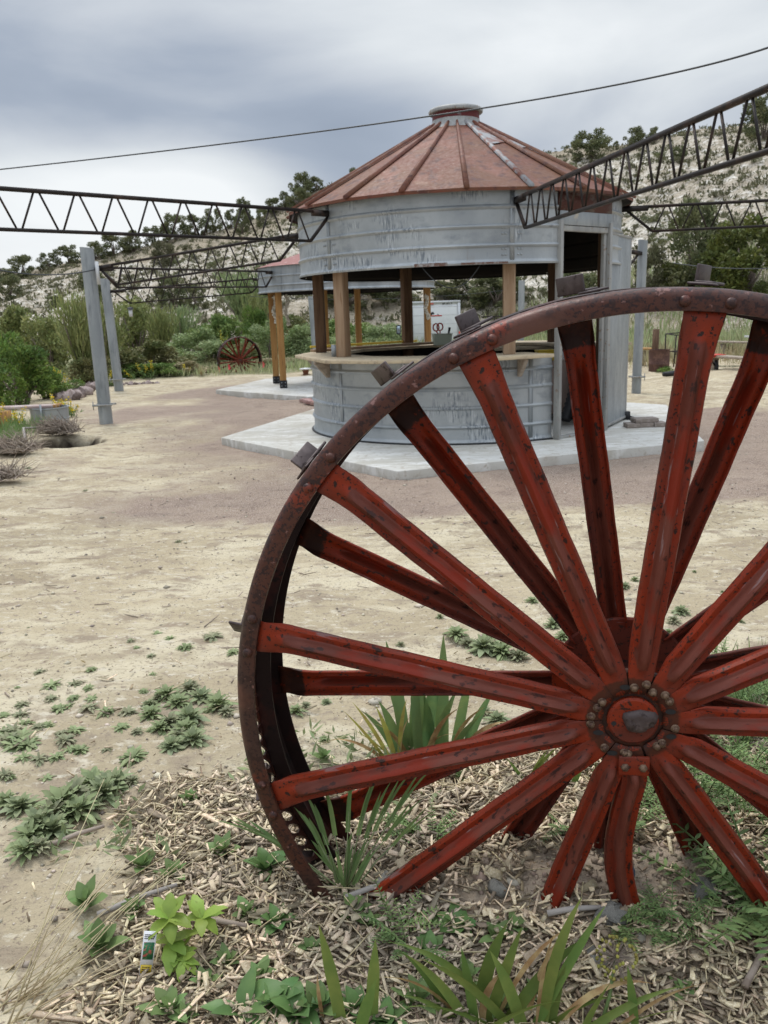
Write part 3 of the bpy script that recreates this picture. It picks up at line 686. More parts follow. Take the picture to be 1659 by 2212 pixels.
# pavers by the door
pv = atz(1385, 922, .10)
for i, (dx, dy, dz) in enumerate([(-.17, 0, 0), (0.0, 0.02, 0), (.17, .01, 0), (.0, .04, .055)]):
    b = MB(); b.box((0, 0, .0275), (.165 if i < 3 else .30, .20, .053)); o = b.build('paver', MT['paver'], bevel=.005)
    o.location = (pv[0]+dx+.05, pv[1]+dy, .101+dz); o.rotation_euler = (0, 0, .03*i)
    tag(o, ['grey-brown paver block on the slab, left end of the bottom row by the bin door', 'grey-brown paver block in the middle of the bottom row by the bin door', 'grey-brown paver block on the slab, right end of the bottom row by the bin door', 'long flat paver block lying on top of the three others by the bin door'][i], 'paver', 'paver blocks stacked by the door')

# ------------------------------------------------------------------ farther bin
B2 = np.array([-.66, 19.55]); c2 = math.atan2(-B2[1], -B2[0])
far = empty('bin_pavilion', (B2[0], B2[1], .10), 0, 'farther galvanised bin ring with faded red roof on orange timber posts', 'pavilion')
def K2(o): return local(o, far)
prof = [(2.00, 2.12), (2.01, 2.14), (1.98, 2.17)]+beadprof(1.98, 2.18, 2.66, [2.27, 2.46])
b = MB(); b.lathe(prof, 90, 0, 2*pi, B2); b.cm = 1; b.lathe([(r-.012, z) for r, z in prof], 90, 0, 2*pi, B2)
K2(autosmooth(b.build('upper_wall', [MT['galv_plain'], MT['bin_inside_shade']], far), 50))
b = MB()
for i in range(20):
    a, a2 = c2+rad(18*i), c2+rad(18*(i+1)); f_ = lambda aa, r_, z_: (B2[0]+r_*cos(aa), B2[1]+r_*sin(aa), z_)
    b.cm = 0; b.add([f_(a, 2.05, 2.655), f_(a2, 2.05, 2.655), f_(a2, .34, 3.18), f_(a, .34, 3.18)], [(0, 1, 2, 3)])
b.cm = 1; b.lathe([(2.03, 2.65), (.3, 3.14)], 40, 0, 2*pi, B2)
rf = K2(b.build('roof', [mat('roof_pink', (.27, .10, .085), [(2, O1, .45, .6, (.24, .09, .07)), (6, O1, .6, .68, (.45, .32, .3))], rough=.6), MT['bin_inside_shade']], far))
b = MB(); b.lathe([(.36, 3.15), (.32, 3.33), (.36, 3.35), (.2, 3.41), (0, 3.42)], 24, 0, 2*pi, B2); o = b.build('vent', MT['galv_dull'], rf); o.matrix_parent_inverse = Matrix()
fp = [(-2.10, 18.42), (-2.42, 19.81), (-.47, 21.2), (-1.28, 21.15), (.60, 18.2), (1.17, 19.9)]
for i, (x, y) in enumerate(fp):
    b = MB(); b.box((x, y, (.26+2.62)/2), (.14, .14, 2.36), rz=.15); K2(b.build('post', MT['wood_post'], far, bevel=.004))
    b = MB(); b.box((x, y, .185), (.16, .16, .165), rz=.15); pb = K2(b.build('post_base', MT['black'], far, bevel=.004))
    b = MB(); b.cm = 0
    Mx = Matrix.Rotation(.15, 3, 'Z') @ Matrix(((1, 0, 0), (0, 0, -1), (0, 1, 0)))
    for dx in (-.04, .04):
        for dz in (.15, .22): b.dome(Vector((x, y, dz))+Matrix.Rotation(.15, 3, 'Z') @ Vector((dx, -.081, 0)), .012, .01, Mx, 6)
    o = b.build('bolts', MT['galv_plain'], pb); o.matrix_parent_inverse = Matrix()
def garland(px, Y, y0, y1, label):
    b = MB(); p0, p1 = aty(px, y0, Y), aty(px+3, y1, Y); n = 26
    for i in range(n):
        t = i/n; p = p0+(p1-p0)*t
        for k in range(5):
            b.box(p+np.array([random.uniform(-.03, .03)+.03*sin(t*9), random.uniform(-.03, .03), random.uniform(-.03, .03)]), (.018, .02, .05), M=Matrix.Rotation(random.uniform(0, 3), 3, Vector((random.random(), random.random(), random.random())).normalized()))
    tag(b.build('garland', MT['plaster']), label, 'garland', 'ragged white garlands hanging by the pavilion posts')
garland(592, 19.7, 640, 700, 'ragged white garland beside the leftmost pavilion post')
garland(618, 19.9, 640, 705, 'ragged white garland hanging right of the two left pavilion posts')
garland(724, 21.0, 640, 700, 'ragged white garland beside the pavilion post behind the front left bar post')
garland(797, 21.1, 640, 680, 'ragged white garland at the back middle pavilion post')
garland(874, 18.2, 625, 745, 'long ragged white garland by the pavilion post in front of the trailer')
garland(920, 19.8, 640, 690, 'short ragged white garland on the pavilion post over the trailer door')

# ------------------------------------------------------------------ trusses, poles, cables
def truss(name, a, b_, h, label, tapa=True, tapb=True, pitch=.34, plate=True, r=.016):
    a = np.array(a, float); b_ = np.array(b_, float); L = np.linalg.norm(b_-a); d = (b_-a)/L; dn = np.array([0, 0, -h]); n_ = max(4, int(L/pitch))
    root = empty(name, a, 0, label, 'truss', 'open steel trusses radiating from the bins')
    loc = lambda o: local(o, root)
    m = MB(); m.beam(a, b_, .035, .035); loc(m.build('top_chord', MT['truss'], root))
    t0 = .36 if tapa else 0; t1 = L-(.36 if tapb else 0)
    m = MB(); pts = ([a] if tapa else [])+[a+d*t0+dn, a+d*t1+dn]+([b_] if tapb else [])
    for i in range(len(pts)-1): m.beam(pts[i], pts[i+1], .030, .030)
    loc(m.build('bottom_chord', MT['truss'], root))
    m = MB(); step = (t1-t0)/n_
    for i in range(n_):
        m.tube([a+d*(t0+step*i+.02)+dn, a+d*(t0+step*(i+.5)-.02)], .010, 5)
        m.tube([a+d*(t0+step*(i+.5)+.02), a+d*(t0+step*(i+1)-.02)+dn], .010, 5)
    loc(m.build('web', MT['truss'], root))
    m = MB()
    if tapa: m.beam(a-d*.05-np.array([0, 0, .02]), a+d*.30-np.array([0, 0, .02]), .06, .06); loc(m.build('end_plate', MT['truss'], root)); m = MB()
    if tapb: m.beam(b_+d*.05-np.array([0, 0, .02]), b_-d*.30-np.array([0, 0, .02]), .06, .06)
    if m.v: loc(m.build('end_plate', MT['truss'], root))
    return root
def ext(a, b_, k): return a+(b_-a)*k
A1, B1 = aty(716, 459, 10.35), aty(0, 407, 7.5); truss('steel_truss', A1, ext(A1, B1, 1.45), .33, 'dark steel truss crossing the sky at upper left from the bin eave', True, True, .43)
A2, B2_ = aty(212, 577, 13.8), aty(648, 505, 12.0); truss('steel_truss', A2, B2_, .31, 'dark truss from the nearest left pole up to the nearer bin', True, True, .40)
A3, B3 = aty(214, 578, 13.85), aty(593, 587, 18.4); truss('steel_truss', A3, B3, .31, 'dark truss from the nearest left pole to the farther bin', True, True, .40)
A4, B4 = aty(243, 628, 20.0), aty(575, 600, 20.3); truss('steel_truss', A4, B4, .31, 'thin distant truss from the second left pole to the farther bin', True, True, .40)
A5, B5 = aty(1113, 430, 9.60), aty(1659, 190, 4.95); truss('steel_truss', A5, ext(A5, B5, 1.5), .33, 'dark steel truss sweeping toward the viewer at upper right', True, True, .37)
A6, B6 = aty(1347, 449, 11.2), aty(1659, 433, 10.9); truss('steel_truss', A6, ext(A6, B6, 2.4), .30, 'level dark truss leaving the right side of the nearer bin', True, True, .40)
A7, B7 = aty(1382, 545, 15.5), np.array([2.3, 13.45, 2.75]); truss('steel_truss', A7, B7, .30, 'dark truss behind the open door panel running to the right pole', True, True, .40)
A8, B8 = aty(1128, 610, 26), np.array([.9, 21.0, 2.7]); 

def pole(px0, py0, px1, py1, Y, r, label, zt=None, collar=.30, Yt=None):
    base = aty(px1, py1, Y); base[2] = float(gnd(base[0], base[1], False)); top = aty(px0, py0, Yt or Y)
    root = empty('steel_pole', base, 0, label, 'pole', 'galvanised poles round the yard')
    loc = lambda o: local(o, root)
    ax = (top-base)/np.linalg.norm(top-base)
    m = MB(); m.tube([base+ax*collar, top], r, 20, True)
    # slanted cut top
    o = loc(m.build('shaft', MT['galv_plain'], root)); autosmooth(o, 40)
    for v in o.data.vertices:
        if v.co.z > top[2]-.1: v.co.z += -.012*(v.co.x-top[0])/r
    m = MB(); m.tube([base-ax*.1, base+ax*collar], r*1.02, 20, True); loc(autosmooth(m.build('stub', MT['galv_plain'], root), 40))
    m = MB(); cc = base+ax*(collar+.01)
    m.box(cc+np.array([0, -r-.012, 0]), (r*3.0, .03, .03)); m.box(cc+np.array([0, r+.012, 0]), (r*3.0, .03, .03))
    for s_ in (-1, 1): m.tube([cc+np.array([s_*r*1.3, -r-.06, 0]), cc+np.array([s_*r*1.3, r+.06, 0])], .008, 6); m.tube([cc+np.array([s_*r*1.35, -r-.02, -.07]), cc+np.array([s_*r*1.35, -r-.02, .07])], .008, 6)
    loc(m.build('clamp', MT['galv_dull'], root))
    return root
pole(187, 535, 230, 915, 13.8, .105, 'thick grey steel pole with slanted top, nearer of the two at left')
pole(226, 602, 258, 848, 20.0, .105, 'grey steel pole standing behind the thick slanted one at left')
pole(1389, 519, 1374, 850, 15.58, .083, 'grey steel pole just right of the open bin door')
pole(1127, 606, 1124, 745, 27.0, .10, 'distant grey pole seen right of the front right bar post')
pole(672, 640, 682, 770, 27.5, .10, 'distant grey pole seen between the bar post and the pavilion')
m = MB(); c_ = aty(207, 590, 13.7); m.box(c_+np.array([.03, 0, 0]), (.05, .03, .35)); tag(m.build('pole_bracket', MT['whitetrim']), 'white slotted bracket joining the truss to the nearest left pole', 'bracket')
def cable(pts, r, label, sag=0.0, n=24, name='cable'):
    m = MB(); P = []
    for i in range(len(pts)-1):
        for k in range(n):
            t = k/n; P.append(pts[i]+(pts[i+1]-pts[i])*t+np.array([0, 0, -sag*4*t*(1-t)]))
    P.append(pts[-1]); m.tube(P, r, 6); tag(m.build(name, MT['cable'], None, True), label, 'cable')
c0, c1, c3 = aty(0, 366, 9.0), aty(935, 250, 7.0), aty(1659, 103, 5.2)
m = MB(); P = []
q = [ext(c1, c0, 1.5), c0, c1, c3, ext(c1, c3, 1.4)]
for i in range(1, 2):
    pass
tt_ = np.linspace(-.4, 1.3, 60)
# quadratic through the three points
def quad(t): return c0*((t-.5)*(t-1)/.5)+c1*(t*(t-1)/-.25)+c3*(t*(t-.5)/.5)
m.tube([quad(t) for t in tt_], .0062, 6); tag(m.build('cable', MT['cable'], None, True), 'long dark overhead cable slanting across the sky above the bin', 'cable')
cable([aty(-60, 570, 12), aty(215, 580, 13.8)], .010, 'thin pale wire running from the left edge to the nearest left pole', .12)
cable([aty(1455, 568, 16), aty(1700, 578, 13)], .008, 'thin pale wire at the right in front of the junipers', .05)
cable([aty(540, 640, 22), aty(1110, 625, 22)], .006, 'thin wire strung behind the pavilion across the bar opening', .15)
# lantern
lp = aty(283, 684, 18)
t = empty('hanging_lantern', lp, 0, 'small pale lantern hanging in front of the bushes right of the left poles', 'lantern')
b = MB(); b.lathe([(.0, .0), (.035, .0), (.045, .15), (.0, .15)], 6); b.build('glass', MT['whitetrim'], t)
b = MB(); b.lathe([(.07, .15), (.05, .19), (.0, .20)], 10); b.tube([(0, 0, .2), (0, 0, .75)], .004, 4); b.build('cap', MT['black'], t)

# ------------------------------------------------------------------ spoked wheels
def flange(b, r0_, r1_, y, n=180, a0=0, a1=2*pi, th=.006): pass
def ringprof(b, prof, n=200):
    """prof [(r, y)] closed loop swept about the wheel axis (local y)"""
    V = []; k = len(prof)
    for i in range(n):
        a = 2*pi*i/n; V += [(r*cos(a), y, r*sin(a)) for r, y in prof]
    F = [(i*k+q, ((i+1) % n)*k+q, ((i+1) % n)*k+(q+1) % k, i*k+(q+1) % k) for i in range(n) for q in range(k)]
    b.add(V, F)
WR = .726
SP_F = [83.1, 112.8, 140.2, 168.2, 196.4, 222.3, 251.9, 273.6, 305.1, 329.8, 359.2, 26.4, 53.3]
SP_B = [98.2, 127.6, 155, 182.9, 210.1, 241.4, 267.8, 293.3, 319, 345, 11.5, 38.5, 70.4]
HUB = np.array([-.0227, .0128])
LUGS = [83.6, 99.6, 112.7, 125.5, 141.2, 168.8, 195.5]
def spoke(parent, ang, front, seed, bent=False):
    rr = random.Random(seed)
    d = np.array([cos(rad(ang)), sin(rad(ang))]); Rr = .694
    B_ = HUB@d; L = -B_+math.sqrt(B_*B_-(HUB@HUB-Rr*Rr))
    if bent: L = .46
    r_in = .050 if front else .075
    S = [-1, -.985, -.90, -.52, -.34, -.20, 0, .20, .34, .52, .90, .985, 1]
    Hh = [-.015, -.006, -.001, -.0025, .0015, .0135, .0165, .0135, .0015, -.0025, -.001, -.006, -.015]
    E = [0, 0, 0, 0, 1, 1, 1, 1, 1, 0, 0, 0, 0]
    n = 46; V = []; mi = []; RG = []; GR = []
    for i in range(n+1):
        t = i/n; r = r_in+(L-r_in)*t
        env = float(sstep((r-.090)/.022)*sstep((L-.035-r)/.03)) if front else float(sstep((r-.095)/.03)*sstep((L-.06-r)/.05))
        hw = np.interp(r, [.05, .066, .085, .12, .3, .6, .66, .70], [.012, .0165, .020, .0222, .0235, .0240, .0285, .0330])
        fold = float(sstep((r-.085)/.04)*sstep((L-.01-r)/.04))
        lat = .0 if not bent else -.030*sin(pi*np.clip((r-.12)/.34, 0, 1.25))
        wob = .0003*sin(r*37+seed)+.0002*sin(r*90+seed*2)
        y0 = np.interp(r, [.05, .10, L-.06, L], [-.004, -.004, .010, .008] if front else [.150, .150, .172, .178])
        sg = -1 if front else 1
        for s_, h_, e_ in zip(S, Hh, E):
            hh = h_*env if e_ else h_*fold
            RG.append((.62*env if abs(s_) < .40 else .62*env*.35 if abs(s_) < .6 else .1)+.16); GR.append(float(sstep((.090-r)/.022))*.8 if front else float(sstep((r-L+.07)/.03))*.9)
            V.append((r, y0+sg*(hh+wob*.4), s_*hw+wob+lat+rr.uniform(-1, 1)*.00012))
        for q in range(len(S)-1):
            if i < n:
                ridge = 3 <= q <= 8 and env > .25
                mi.append(2 if (r < .078 and front) or (not front and r > L-.05) else (1 if ridge else 0))
    k = len(S)
    F = [(i*k+q, (i+1)*k+q, (i+1)*k+q+1, i*k+q+1) for i in range(n) for q in range(k-1)]
    me = mesh_from('spoke', V, F, MT['wheel_red'], True); fattr(me, 'ridge', RG); fattr(me, 'grime', GR)
    o = mobj('spoke', me, parent); so_ = o.modifiers.new('solid', 'SOLIDIFY'); so_.thickness = .0032; so_.offset = 0
    o.location = (HUB[0], 0, HUB[1]); o.rotation_euler = (0, -rad(ang), 0)
    me.set_sharp_from_angle(angle=rad(50))
    return o
FY = Matrix(((1, 0, 0), (0, 0, -1), (0, 1, 0)))        # local +z -> -y (toward the viewer)
def make_wheel(label, name='spoked_implement'):
    t = empty(name, (0, 0, 0), 0, label, 'wheel')
    # front flange with a rolled outer edge, short band behind it
    b = MB()
    pr = [(.692, .004), (.693, .000), (.712, -.0015), (.720, .0015), (.7255, .008), (.7275, .018), (.7275, .048), (.722, .048), (.722, .020), (.717, .010), (.711, .005), (.692, .006)]
    ringprof(b, pr); rim = autosmooth(b.build('rim', MT['wheel_rim'], t), 45)
    b = MB()
    ringprof(b, [(.7275, .104), (.7275, .190), (.722, .194), (.690, .196), (.690, .192), (.718, .190), (.722, .186), (.722, .110), (.705, .106), (.690, .108), (.690, .104)]); 
    autosmooth(b.build('back_rim', MT['wheel_dark'], t), 40)
    # open lattice tread: slanted waisted bars between the two bands
    b = MB(); N = 150
    for i in range(N):
        a = 2*pi*i/N; da = 2*pi/N
        ring_in, ring_out = [], []
        for r_ in (.7215, .7265):
            row = []
            for u, wd in ((0, .52), (.15, .36), (.35, .15), (.65, .13), (.85, .33), (1, .52)):
                ca = a+da*1.15*u; y = .046+.060*u
                row.append((r_*cos(ca-da*wd), y, r_*sin(ca-da*wd))); row.append((r_*cos(ca+da*wd), y, r_*sin(ca+da*wd)))
            ring_in.append(row)
        V = ring_in[0]+ring_in[1]; F = []
        for q in range(5):
            i0 = q*2
            F += [(i0, i0+1, i0+3, i0+2), (12+i0, 12+i0+2, 12+i0+3, 12+i0+1), (i0, i0+2, 12+i0+2, 12+i0), (i0+1, 12+i0+1, 12+i0+3, i0+3)]
        b.add(V, F)
    autosmooth(b.build('tread_lattice', MT['wheel_rim'], t), 40)
    for i, a_ in enumerate(SP_F): 
        sp = spoke(t, a_, True, i, bent=(i == 7))
        if i == 7: sp['label'] = 'short bent spoke pointing down from the hub'
    for i, a_ in enumerate(SP_B): spoke(t, a_, False, 40+i)
    for a_ in SP_F:
        if a_ == 273.6: continue
        d = np.array([cos(rad(a_)), sin(rad(a_))]); B_ = HUB@d; L = -B_+math.sqrt(B_*B_-(HUB@HUB-.71**2)); P = HUB+d*L; ta = math.atan2(P[1], P[0])
        for da in (-2.7, 2.7):
            b = MB(); q = ta+rad(da); b.dome((.7065*cos(q), -.001, .7065*sin(q)), .0092, .0065, FY, 14); o = b.build('rivet', MT['wheel_rim'], rim, True); 
    # hub
    b = MB(); hx, hz = HUB; cyl = lambda r, y0, y1, m_, nm, n=40: None
    def disc(r, y0, y1, mt, nm, n=40, ch=.003):
        b = MB(); V = []; pr = [(0, y0), (r-ch, y0), (r, y0+ch), (r, y1), (0, y1)]
        for i in range(n):
            a = 2*pi*i/n; V += [(hx+q*cos(a), y, hz+q*sin(a)) for q, y in pr]
        F = [(i*5+q, ((i+1) % n)*5+q, ((i+1) % n)*5+q+1, i*5+q+1) for i in range(n) for q in range(4)]
        b.add(V, F); return autosmooth(b.build(nm, mt, t), 35)
    disc(.090, .001, .012, MT['grime'], 'front_flange'); disc(.128, .142, .149, MT['wheel_red'], 'back_flange'); disc(.045, .010, .145, MT['wheel_dark'], 'hub_barrel')
    cap = disc(.0430, -.010, .004, MT['wheel_red'], 'hub_cap', 40, .004)
    b = MB(); rr = random.Random(5); n = 18; V = []
    for k, (rad_, yy) in enumerate(((.026, -.0105), (.023, -.018), (.012, -.021))):
        for i in range(n):
            a = 2*pi*i/n; q = rad_*(1+.28*sin(a*1+1.2)*.6+.14*sin(3*a+k)+rr.uniform(-.07, .07)); V.append((hx+.006+q*1.1*cos(a), yy+rr.uniform(-.002, .002), hz+.002+q*.82*sin(a)))
    V.append((hx+.006, -.019, hz)); F = [(k*n+i, k*n+(i+1) % n, (k+1)*n+(i+1) % n, (k+1)*n+i) for k in range(2) for i in range(n)]+[(2*n+i, 2*n+(i+1) % n, 3*n) for i in range(n)]
    b.add(V, F); b.build('axle_end', MT['lug_iron'], cap, False)
    b = MB()
    for ax, az in ((.030, .014), (-.032, -.004)):
        b.add([(hx+ax+.0045*cos(2*pi*i/10), -.0106, hz+az+.0045*sin(2*pi*i/10)) for i in range(10)], [tuple(range(10))])
    b.build('hub_hole', MT['black'], cap)
    for i, a_ in enumerate(SP_F):
        for j, (r_, da) in enumerate(((.062+.008*(i % 2), 7), (.064+.007*((i+1) % 2), -9))):
            if (i*2+j) % 5 == 3: 
                b = MB(); q = rad(a_+da); b.add([(hx+r_*cos(q)+.006*cos(2*pi*k/10)*1.5, -.0066, hz+r_*sin(q)+.005*sin(2*pi*k/10)) for k in range(10)], [tuple(range(10))]); b.build('bolt_hole', MT['black'], t); continue
            if (i*2+j) % 3 == 2: continue
            q = rad(a_+da); c_ = (hx+r_*cos(q), -.006, hz+r_*sin(q))
            b = MB()
            for rad_, y0, y1, nn in ((.0076, 0, .0015, 14), (.0058, .0015, .0072, 6)):
                ph = i
                V = [(c_[0]+rad_*cos(2*pi*k/nn+ph), c_[1]-y0, c_[2]+rad_*sin(2*pi*k/nn+ph)) for k in range(nn)]+[(c_[0]+rad_*.94*cos(2*pi*k/nn+ph), c_[1]-y1, c_[2]+rad_*.94*sin(2*pi*k/nn+ph)) for k in range(nn)]
                b.add(V, [tuple(range(nn, 2*nn))]+[(k, (k+1) % nn, nn+(k+1) % nn, nn+k) for k in range(nn)])
            b.build('bolt', MT['bolt'], t)
    b = MB(); b.box((hx+.004, -.011, hz-.083), (.052, .007, .036)); o = b.build('repair_bracket', MT['wheel_red'], t, bevel=.002)
    for s_ in (-1, 1):
        b = MB(); b.dome((hx+.004+s_*.015, -.0145, hz-.085), .0078, .007, FY, 6); b.build('bolt', MT['bolt'], o)
    # lugs bolted round the tread
    lg = sorted(LUGS+[210, 226, 240, 255, 268, 285, 300, 315, 331, 345, 0, 14, 27, 40, 54, 69])
    for i, a_ in enumerate(lg):
        q = rad(a_); er = Vector((cos(q), 0, sin(q))); et = Vector((-sin(q), 0, cos(q))); ey = Vector((0, 1, 0)); c_ = er*(.7315)+ey*.085
        yaw = rad(38 if i % 2 else -30)*1.0
        ax = (ey*cos(yaw)+et*sin(yaw)); sd_ = ax.cross(er).normalized()
        Mx = Matrix((ax, sd_, er)).transposed()
        b = MB(); b.box(c_+er*.0035, (.070, .026, .005), M=Mx); b.box(c_+er*.016-sd_*.013, (.062, .005, .030), M=Mx)
        b.box(c_+er*.001-ax*.036, (.03, .040, .004), M=Mx)
        o = b.build('lug', MT['lug_iron'], t, bevel=.0018)
    return t
WC = np.array([.43549, 1.30119, .91578]); Wn = Vector((.1456885, .98905976, .023144)); Wa = Vector((.98932476, -.14572754, 0)); Wb = Vector((-.00337272, -.02289693, .99973214))
wheel = make_wheel('huge rusty red spoked steel wheel half buried in the foreground bed')
def mw(o, x, y, z, loc, s=1.0):
    o.location = loc; m3 = Matrix((x, y, z)).transposed(); o.rotation_euler = m3.to_euler(); o.scale = (s, s, s)
mw(wheel, Wa, Wn, Wb, tuple(WC))
bpy.context.view_layer.update()
w2 = copy_tree(wheel); w2['label'] = 'small looking rusty spoked wheel far off against the bushes left of the pavilion'
a_ = rad(-30); fx = Vector((cos(a_), sin(a_), 0)); fy = Vector((-sin(a_), cos(a_), 0)); fx = Vector((cos(-a_)*1, sin(-a_)*1, 0)); fy = Vector((-sin(-a_), cos(-a_), 0))
q = rad(100); 
X2, Z2 = fx*cos(q)+Vector((0, 0, 1))*sin(q), -fx*sin(q)+Vector((0, 0, 1))*cos(q)
mw(w2, X2, fy, Z2, tuple(aty(520, 778, 26.0)), .97)

# ------------------------------------------------------------------ background objects
Y_ = 35.0; tl = aty(884, 652, Y_); tr_ = aty(994, 654, Y_); tc_ = (tl+tr_)/2; tw = tr_[0]-tl[0]
tr = empty('cargo_trailer', (tc_[0], Y_, -.05), 0, 'white enclosed cargo trailer parked beyond the bar, rear door facing the viewer', 'trailer')
zt = tl[2]+.05
b = MB(); b.box((0, 2.1, (zt+.4)/2), (tw, 4.2, zt-.4)); b.build('body', MT['white'], tr, bevel=.03)
b = MB(); b.box((0, -.02, zt-.05), (tw+.02, .05, .10)); b.box((-tw/2+.05, -.02, (zt+.4)/2-.04), (.10, .05, zt-.5)); b.box((tw/2-.05, -.02, (zt+.4)/2-.04), (.10, .05, zt-.5)); b.build('rear_frame', MT['whitetrim'], tr)
b = MB(); b.box((0, -.03, (zt+.4)/2-.08), (tw-.30, .04, zt-.66)); 
dr = b.build('door', MT['white'], tr, bevel=.01)
b = MB()
for k in range(1, 4): b.box((0, -.052, .45+(zt-.66)*k/4), (tw-.3, .006, .012))
b.box((.0, -.04, zt-.235), (tw-.28, .03, .015)); b.build('door_seam', MT['whitetrim'], dr)
b = MB(); b.box((.02, -.054, zt-.59), (.52, .008, .045)); b.build('red_stripe', MT['redplastic'], dr)
b = MB(); b.box((-.13, -.054, zt-.50), (.20, .008, .05)); b.box((-.10, -.054, zt-.46), (.09, .008, .05)); b.box((-.17, -.054, zt-.54), (.12, .008, .03)); b.box((.12, -.054, zt-.54), (.07, .008, .025)); b.build('logo', MT['black'], dr)
b = MB(); b.box((-.12, -.05, zt-.115), (.15, .02, .045)); b.build('marker_light', MT['redplastic'], tr)
b = MB()
for k, (x0, w_) in enumerate(((.34, .05), (.40, .05), (.50, .04), (.55, .04), (.60, .02), (.68, .05))): b.box((x0, -.048, zt-.12+.012*(k % 2)), (w_, .008, .05-.015*(k % 2)))
b.build('lettering', MT['black'], tr)
b = MB(); b.box((tw/2-.05, -.05, .72), (.06, .02, .22)); b.build('tail_light', MT['redplastic'], tr)
for s_ in (-1, 1):
    for yy in (1.7, 2.6):
        b = MB(); b.tube([(s_*(tw/2-.12)-.1, yy, .33), (s_*(tw/2-.12)+.1, yy, .33)], .33, 20); b.build('wheel', MT['black'], tr)
p = aty(861, 712, 17.6); mi_ = empty('side_mirror', p, 0, 'dark vehicle mirror on a thin arm seen over the bar counter beside the trailer', 'mirror')
b = MB(); b.box((0, 0, 0), (.095, .05, .19)); b.build('housing', MT['black'], mi_, bevel=.015)
b = MB(); b.box((0, -.028, -.0), (.07, .004, .15)); b.build('mirror_glass', mat('mirror_glass', (.25, .30, .33), rough=.15, metal=.7), mi_)
b = MB(); b.tube([(0, 0, -.09), (.04, 0, -.14), (.22, 0, -.14)], .012, 6); b.build('arm', MT['black'], mi_)
def rack(pts, label, r=.02, name='metal_rack'):
    root = empty(name, pts[0][0], 0, label, 'metal frame'); 
    for a, c in pts: b = MB(); b.tube([a, c], r, 6); local(b.build('bar', MT['truss'], root), root)
Yr = 25.0; rack([(aty(1046, 684, Yr), aty(1085, 683, Yr)), (aty(1068, 684, Yr), aty(1068, 750, Yr)), (aty(1085, 683, Yr), aty(1085, 750, Yr))], 'thin black pipe frame standing behind the front right bar post')
Yr = 21.5
rack([(aty(1438, 721, Yr), aty(1436, 790, Yr)), (aty(1438, 721, Yr), aty(1480, 718, Yr)), (aty(1480, 718, Yr), aty(1480, 770, Yr)), (aty(1461, 724, Yr-.8), aty(1455, 793, Yr-.8)), (aty(1438, 721, Yr), aty(1461, 724, Yr-.8)), (aty(1461, 724, Yr-.8), aty(1500, 721, Yr-.8)), (aty(1436, 760, Yr), aty(1478, 757, Yr)), (aty(1457, 765, Yr-.8), aty(1500, 761, Yr-.8))], 'rusty square pipe frame standing beside the brown barrel', .016)
p = atz(1423, 801, .0); zb_ = float(gnd(p[0], p[1])); ba = empty('rusty_barrel', (p[0], p[1], zb_), 0, 'squat rusty brown steel barrel standing on the dirt at right', 'barrel')
b = MB(); b.lathe([(.245, -.05), (.245, .18), (.25, .19), (.25, .2), (.245, .21), (.24, .53), (.25, .545), (.235, .545), (.225, .5), (.225, .05), (0, .05)], 32); autosmooth(b.build('shell', MT['rustbarrel'], ba), 40)
p2 = aty(1416, 753, p[1]+.5); b = MB(); b.tube([(p2[0]-.02, p2[1], -.05), (p2[0], p2[1], aty(1417, 711, p[1]+.5)[2])], [.085, .08], 14)
o = b.build('wooden_post', MT['wood_dark']); tag(o, 'short dark round wooden post behind the rusty barrel', 'post')
def bench(px0, px1, py0, py1, z, label, mt='wood_grey', wd=.26, th=.05):
    a, c = atz(px0, py0, z), atz(px1, py1, z); root = empty('plank_bench', (a+c)/2-np.array([0, 0, z]), 0, label, 'bench', 'plank benches at the right')
    b = MB(); b.beam(a, c, wd, th); local(b.build('seat', MT[mt], root, bevel=.006), root); d = (c-a)
    for t_ in (.12, .88):
        q = a+d*t_; b = MB(); b.box((q[0], q[1], z/2-.05), (.10, wd*.9, z-.0)); local(b.build('leg', MT['wood_grey'], root), root)
bench(1544, 1700, 738, 742, .48, 'long weathered plank bench behind the nearer one at the right edge')
bench(1532, 1640, 768, 776, .42, 'short pale plank bench at right partly hidden by the big wheel')
bench(1385, 1412, 753, 754, .45, 'reddish plank bench end just behind the rusty barrel', 'wood_post')
a, c = aty(1611, 727, 22.5), aty(1650, 728, 22.5); b = MB(); b.beam(a, c, .2, .05); tag(b.build('board', MT['whitetrim'], bevel=.004), 'white board lying across the far plank bench at the right edge', 'board')
p = aty(1545, 762, 19.0); wbr = empty('wheelbarrow', (p[0], p[1], 0), 0, 'red wheelbarrow tray poking out beside the big wheel rim at right', 'wheelbarrow')
b = MB(); b.box((0, 0, .43), (.26, .35, .06), tap=1.3); b.build('tray', MT['redplastic'], wbr, bevel=.01)
b = MB(); b.tube([(-.03, 0, .18), (.03, 0, .18)], .17, 16); b.build('wheel', MT['black'], wbr)
b = MB(); b.tube([(0, -.1, .18), (-.2, -.15, .42), (-.9, -.2, .55)], .02, 6); b.tube([(0, .1, .18), (-.2, .15, .42), (-.9, .2, .55)], .02, 6); b.build('handle', MT['truss'], wbr)
p = atz(1447, 818, 0); b = MB(); b.tube([(p[0]-.15, p[1], float(gnd(p[0], p[1]))+.05), (p[0]+.2, p[1]+.1, float(gnd(p[0], p[1]))+.06)], [.05, .07], 6); tag(b.build('black_tarp', MT['black']), 'small black scrap lying on the pale dirt at right', 'scrap')
